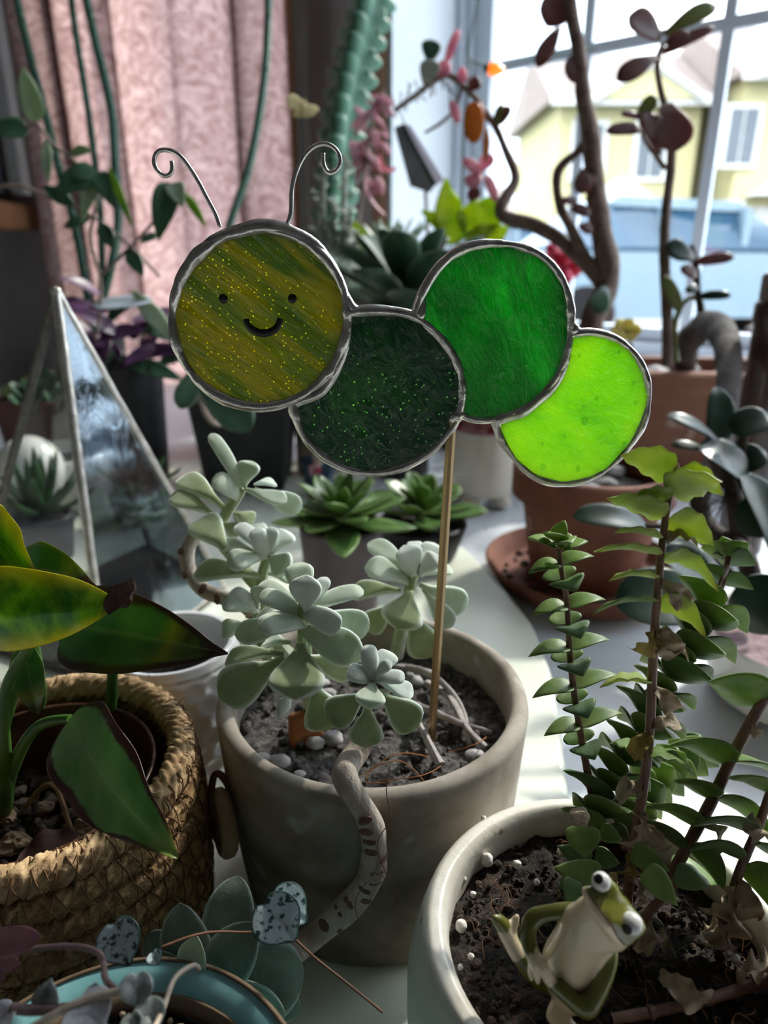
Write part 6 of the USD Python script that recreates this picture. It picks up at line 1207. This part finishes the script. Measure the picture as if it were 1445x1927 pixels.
l0 = at(875, 620, 1.16); ll.add('stem', tube([l0, at(872, 540, 1.16), at(860, 455, 1.16)], .003, n=12, m=7), 'jade_green'); ll.add('stem', tube([l0, at(780, 560, 1.16), at(690, 470, 1.16)], .0022, n=14, m=7), 'jade_green')
pot_thing('lime_plant_pot', 'dark pot of the lime leaved plant', l0, .04, .05, l0[2] - TZ + .02, 'dark_pot', sl=.9)
pk = Thing('pink_spray_plant', 'drooping spray of thin pink leaves beside the brown window trim', 'plant', at(700, 300, 1.24)); g = np.random.default_rng(19)
pk.add('stem', tube([at(*q, 1.24) for q in ((668, 620), (672, 430), (690, 300), (705, 210), (722, 170))], [.005, .004, .003], n=30, m=8), 'twig')
for k in range(34):
    u = g.random(); x, y = 700 + g.normal(0, 14), 175 + 170 * u; pk.leaf('leaf', pleaf((x, y), (x + g.normal(6, 26), y + g.uniform(10, 46)), g.uniform(10, 20), 3, 1.24, 1.23, up=(.3, -.8, .4), prof='lance', fold=.3, curl=.15, nu=9, nv=5), 'pink_petal')
for pts in ([(690, 320), (688, 350), (705, 385), (725, 405)], [(715, 290), (725, 318), (745, 318)]): pk.add('leaf', tube([at(*q, 1.23) for q in pts], [.004, .006, .004], n=18, m=7, flat=.4), 'pink_petal')
p0 = at(668, 620, 1.24); pot_thing('trim_side_pot', 'clay pot of the pink spray at the window trim', p0, .027, .033, p0[2] - TZ + .02, 'terracotta', sl=.95)
sl = Thing('slate_marker', 'slanted dark slate plant marker with a pale lilac edge before the window reveal', 'plant marker', at(790, 400, 1.2))
def quad(ps, t, th):
    a = np.array([at(*q, t) for q in ps]); n = np.array([0, th, 0.]); return m3.Manifold.hull_points(np.vstack([a, a + n]))
sl.add('plate', quad([(742, 240), (760, 232), (822, 345), (808, 362), (772, 350)], 1.2, .008), 'slate', smooth=False)
sl.add('edge', quad([(760, 232), (772, 236), (836, 340), (822, 347)], 1.198, .012), 'lilac_edge', smooth=False)
sl.add('stick', tube([at(800, 352, 1.205), [*at(830, 600, 1.205)[:2], TZ + .001]], .003, n=4, m=7), 'twig')
# string light: wire, glowing orange bulb and two amber drops
ow = Thing('string_light', 'green wired string light with a glowing orange bulb at the window frame', 'string light', at(930, 130, 1.45))
W_ = [at(*q, 1.45) for q in ((898, -40), (892, 40), (884, 112), (905, 122), (925, 128), (960, 122), (1040, 104), (1120, 92))]
ow.add('wire', tube(W_, .0022, n=50, m=7), 'wire_green', smooth=True)
ow.add('wire', tube([at(*q, 1.45) for q in ((884, 112), (878, 200), (872, 290), (868, 420))], .0022, n=30, m=7), 'wire_green', smooth=True)
b0, b1 = at(921, 129, 1.44), at(952, 133, 1.44); d = unit(b1 - b0); a_ = unit(np.cross(d, [0, 1, 0])); c_ = np.cross(d, a_)
pr = np.array([(.0002, -.004), (.009, -.002), (.0135, .006), (.013, .013), (.008, .024), (.003, .031), (.0002, .032)]); lv, lf_ = lathe(PchipInterpolator(np.linspace(0, 1, 7), pr)(np.linspace(0, 1, 24)), 24)
ow.add('bulb', (lv @ np.array([a_, c_, d]) + b0, lf_), 'orange_bulb', smooth=True, label='glowing orange bulb')
ow.add('socket', tube([b0 - d * .012, b0 - d * .002], .0085, n=4, m=12), 'wire_green')
am = Thing('amber_drop', 'brownish amber oval leaf hanging at the jade twig', 'leaf', at(892, 230, .98)); am.leaf('blade', pleaf((893, 192), (890, 270), 40, 5, .98, .98, up=(.1, -1, .1), prof='round'), 'orange_glass')
am2 = Thing('orange_strip', 'narrow orange leaf strip below the amber oval leaf', 'leaf', at(915, 270, .985)); am2.leaf('blade', pleaf((916, 240), (914, 308), 16, 4, .985, .985, up=(.3, -1, .1), prof='lance'), 'orange_glass')
# yellow moth on the curtain side
mo_ = Thing('yellow_moth', 'pale yellow moth ornament on a thin rod before the curtain', 'ornament', at(565, 200, .95))
mo_.leaf('wing', pleaf((572, 196), (538, 190), 34, 3, .95, .945, up=(0, -.9, .5), prof='obov'), 'moth'); mo_.leaf('wing', pleaf((570, 196), (590, 218), 36, 3, .95, .945, up=(.2, -.9, .4), prof='obov'), 'moth'); mo_.leaf('wing', pleaf((562, 204), (560, 222), 26, 3, .95, .945, up=(0, -.9, .4), prof='obov'), 'moth')
mo_.add('body', tube([at(575, 186, .948), at(566, 212, .948)], [.001, .0022, .001], n=9, m=8), 'moth', smooth=True)
mo_.add('rod', tube([at(566, 205, .951), [*at(566, 205, .951)[:2], TZ + .001]], .0008, n=4, m=6), 'wire_green')
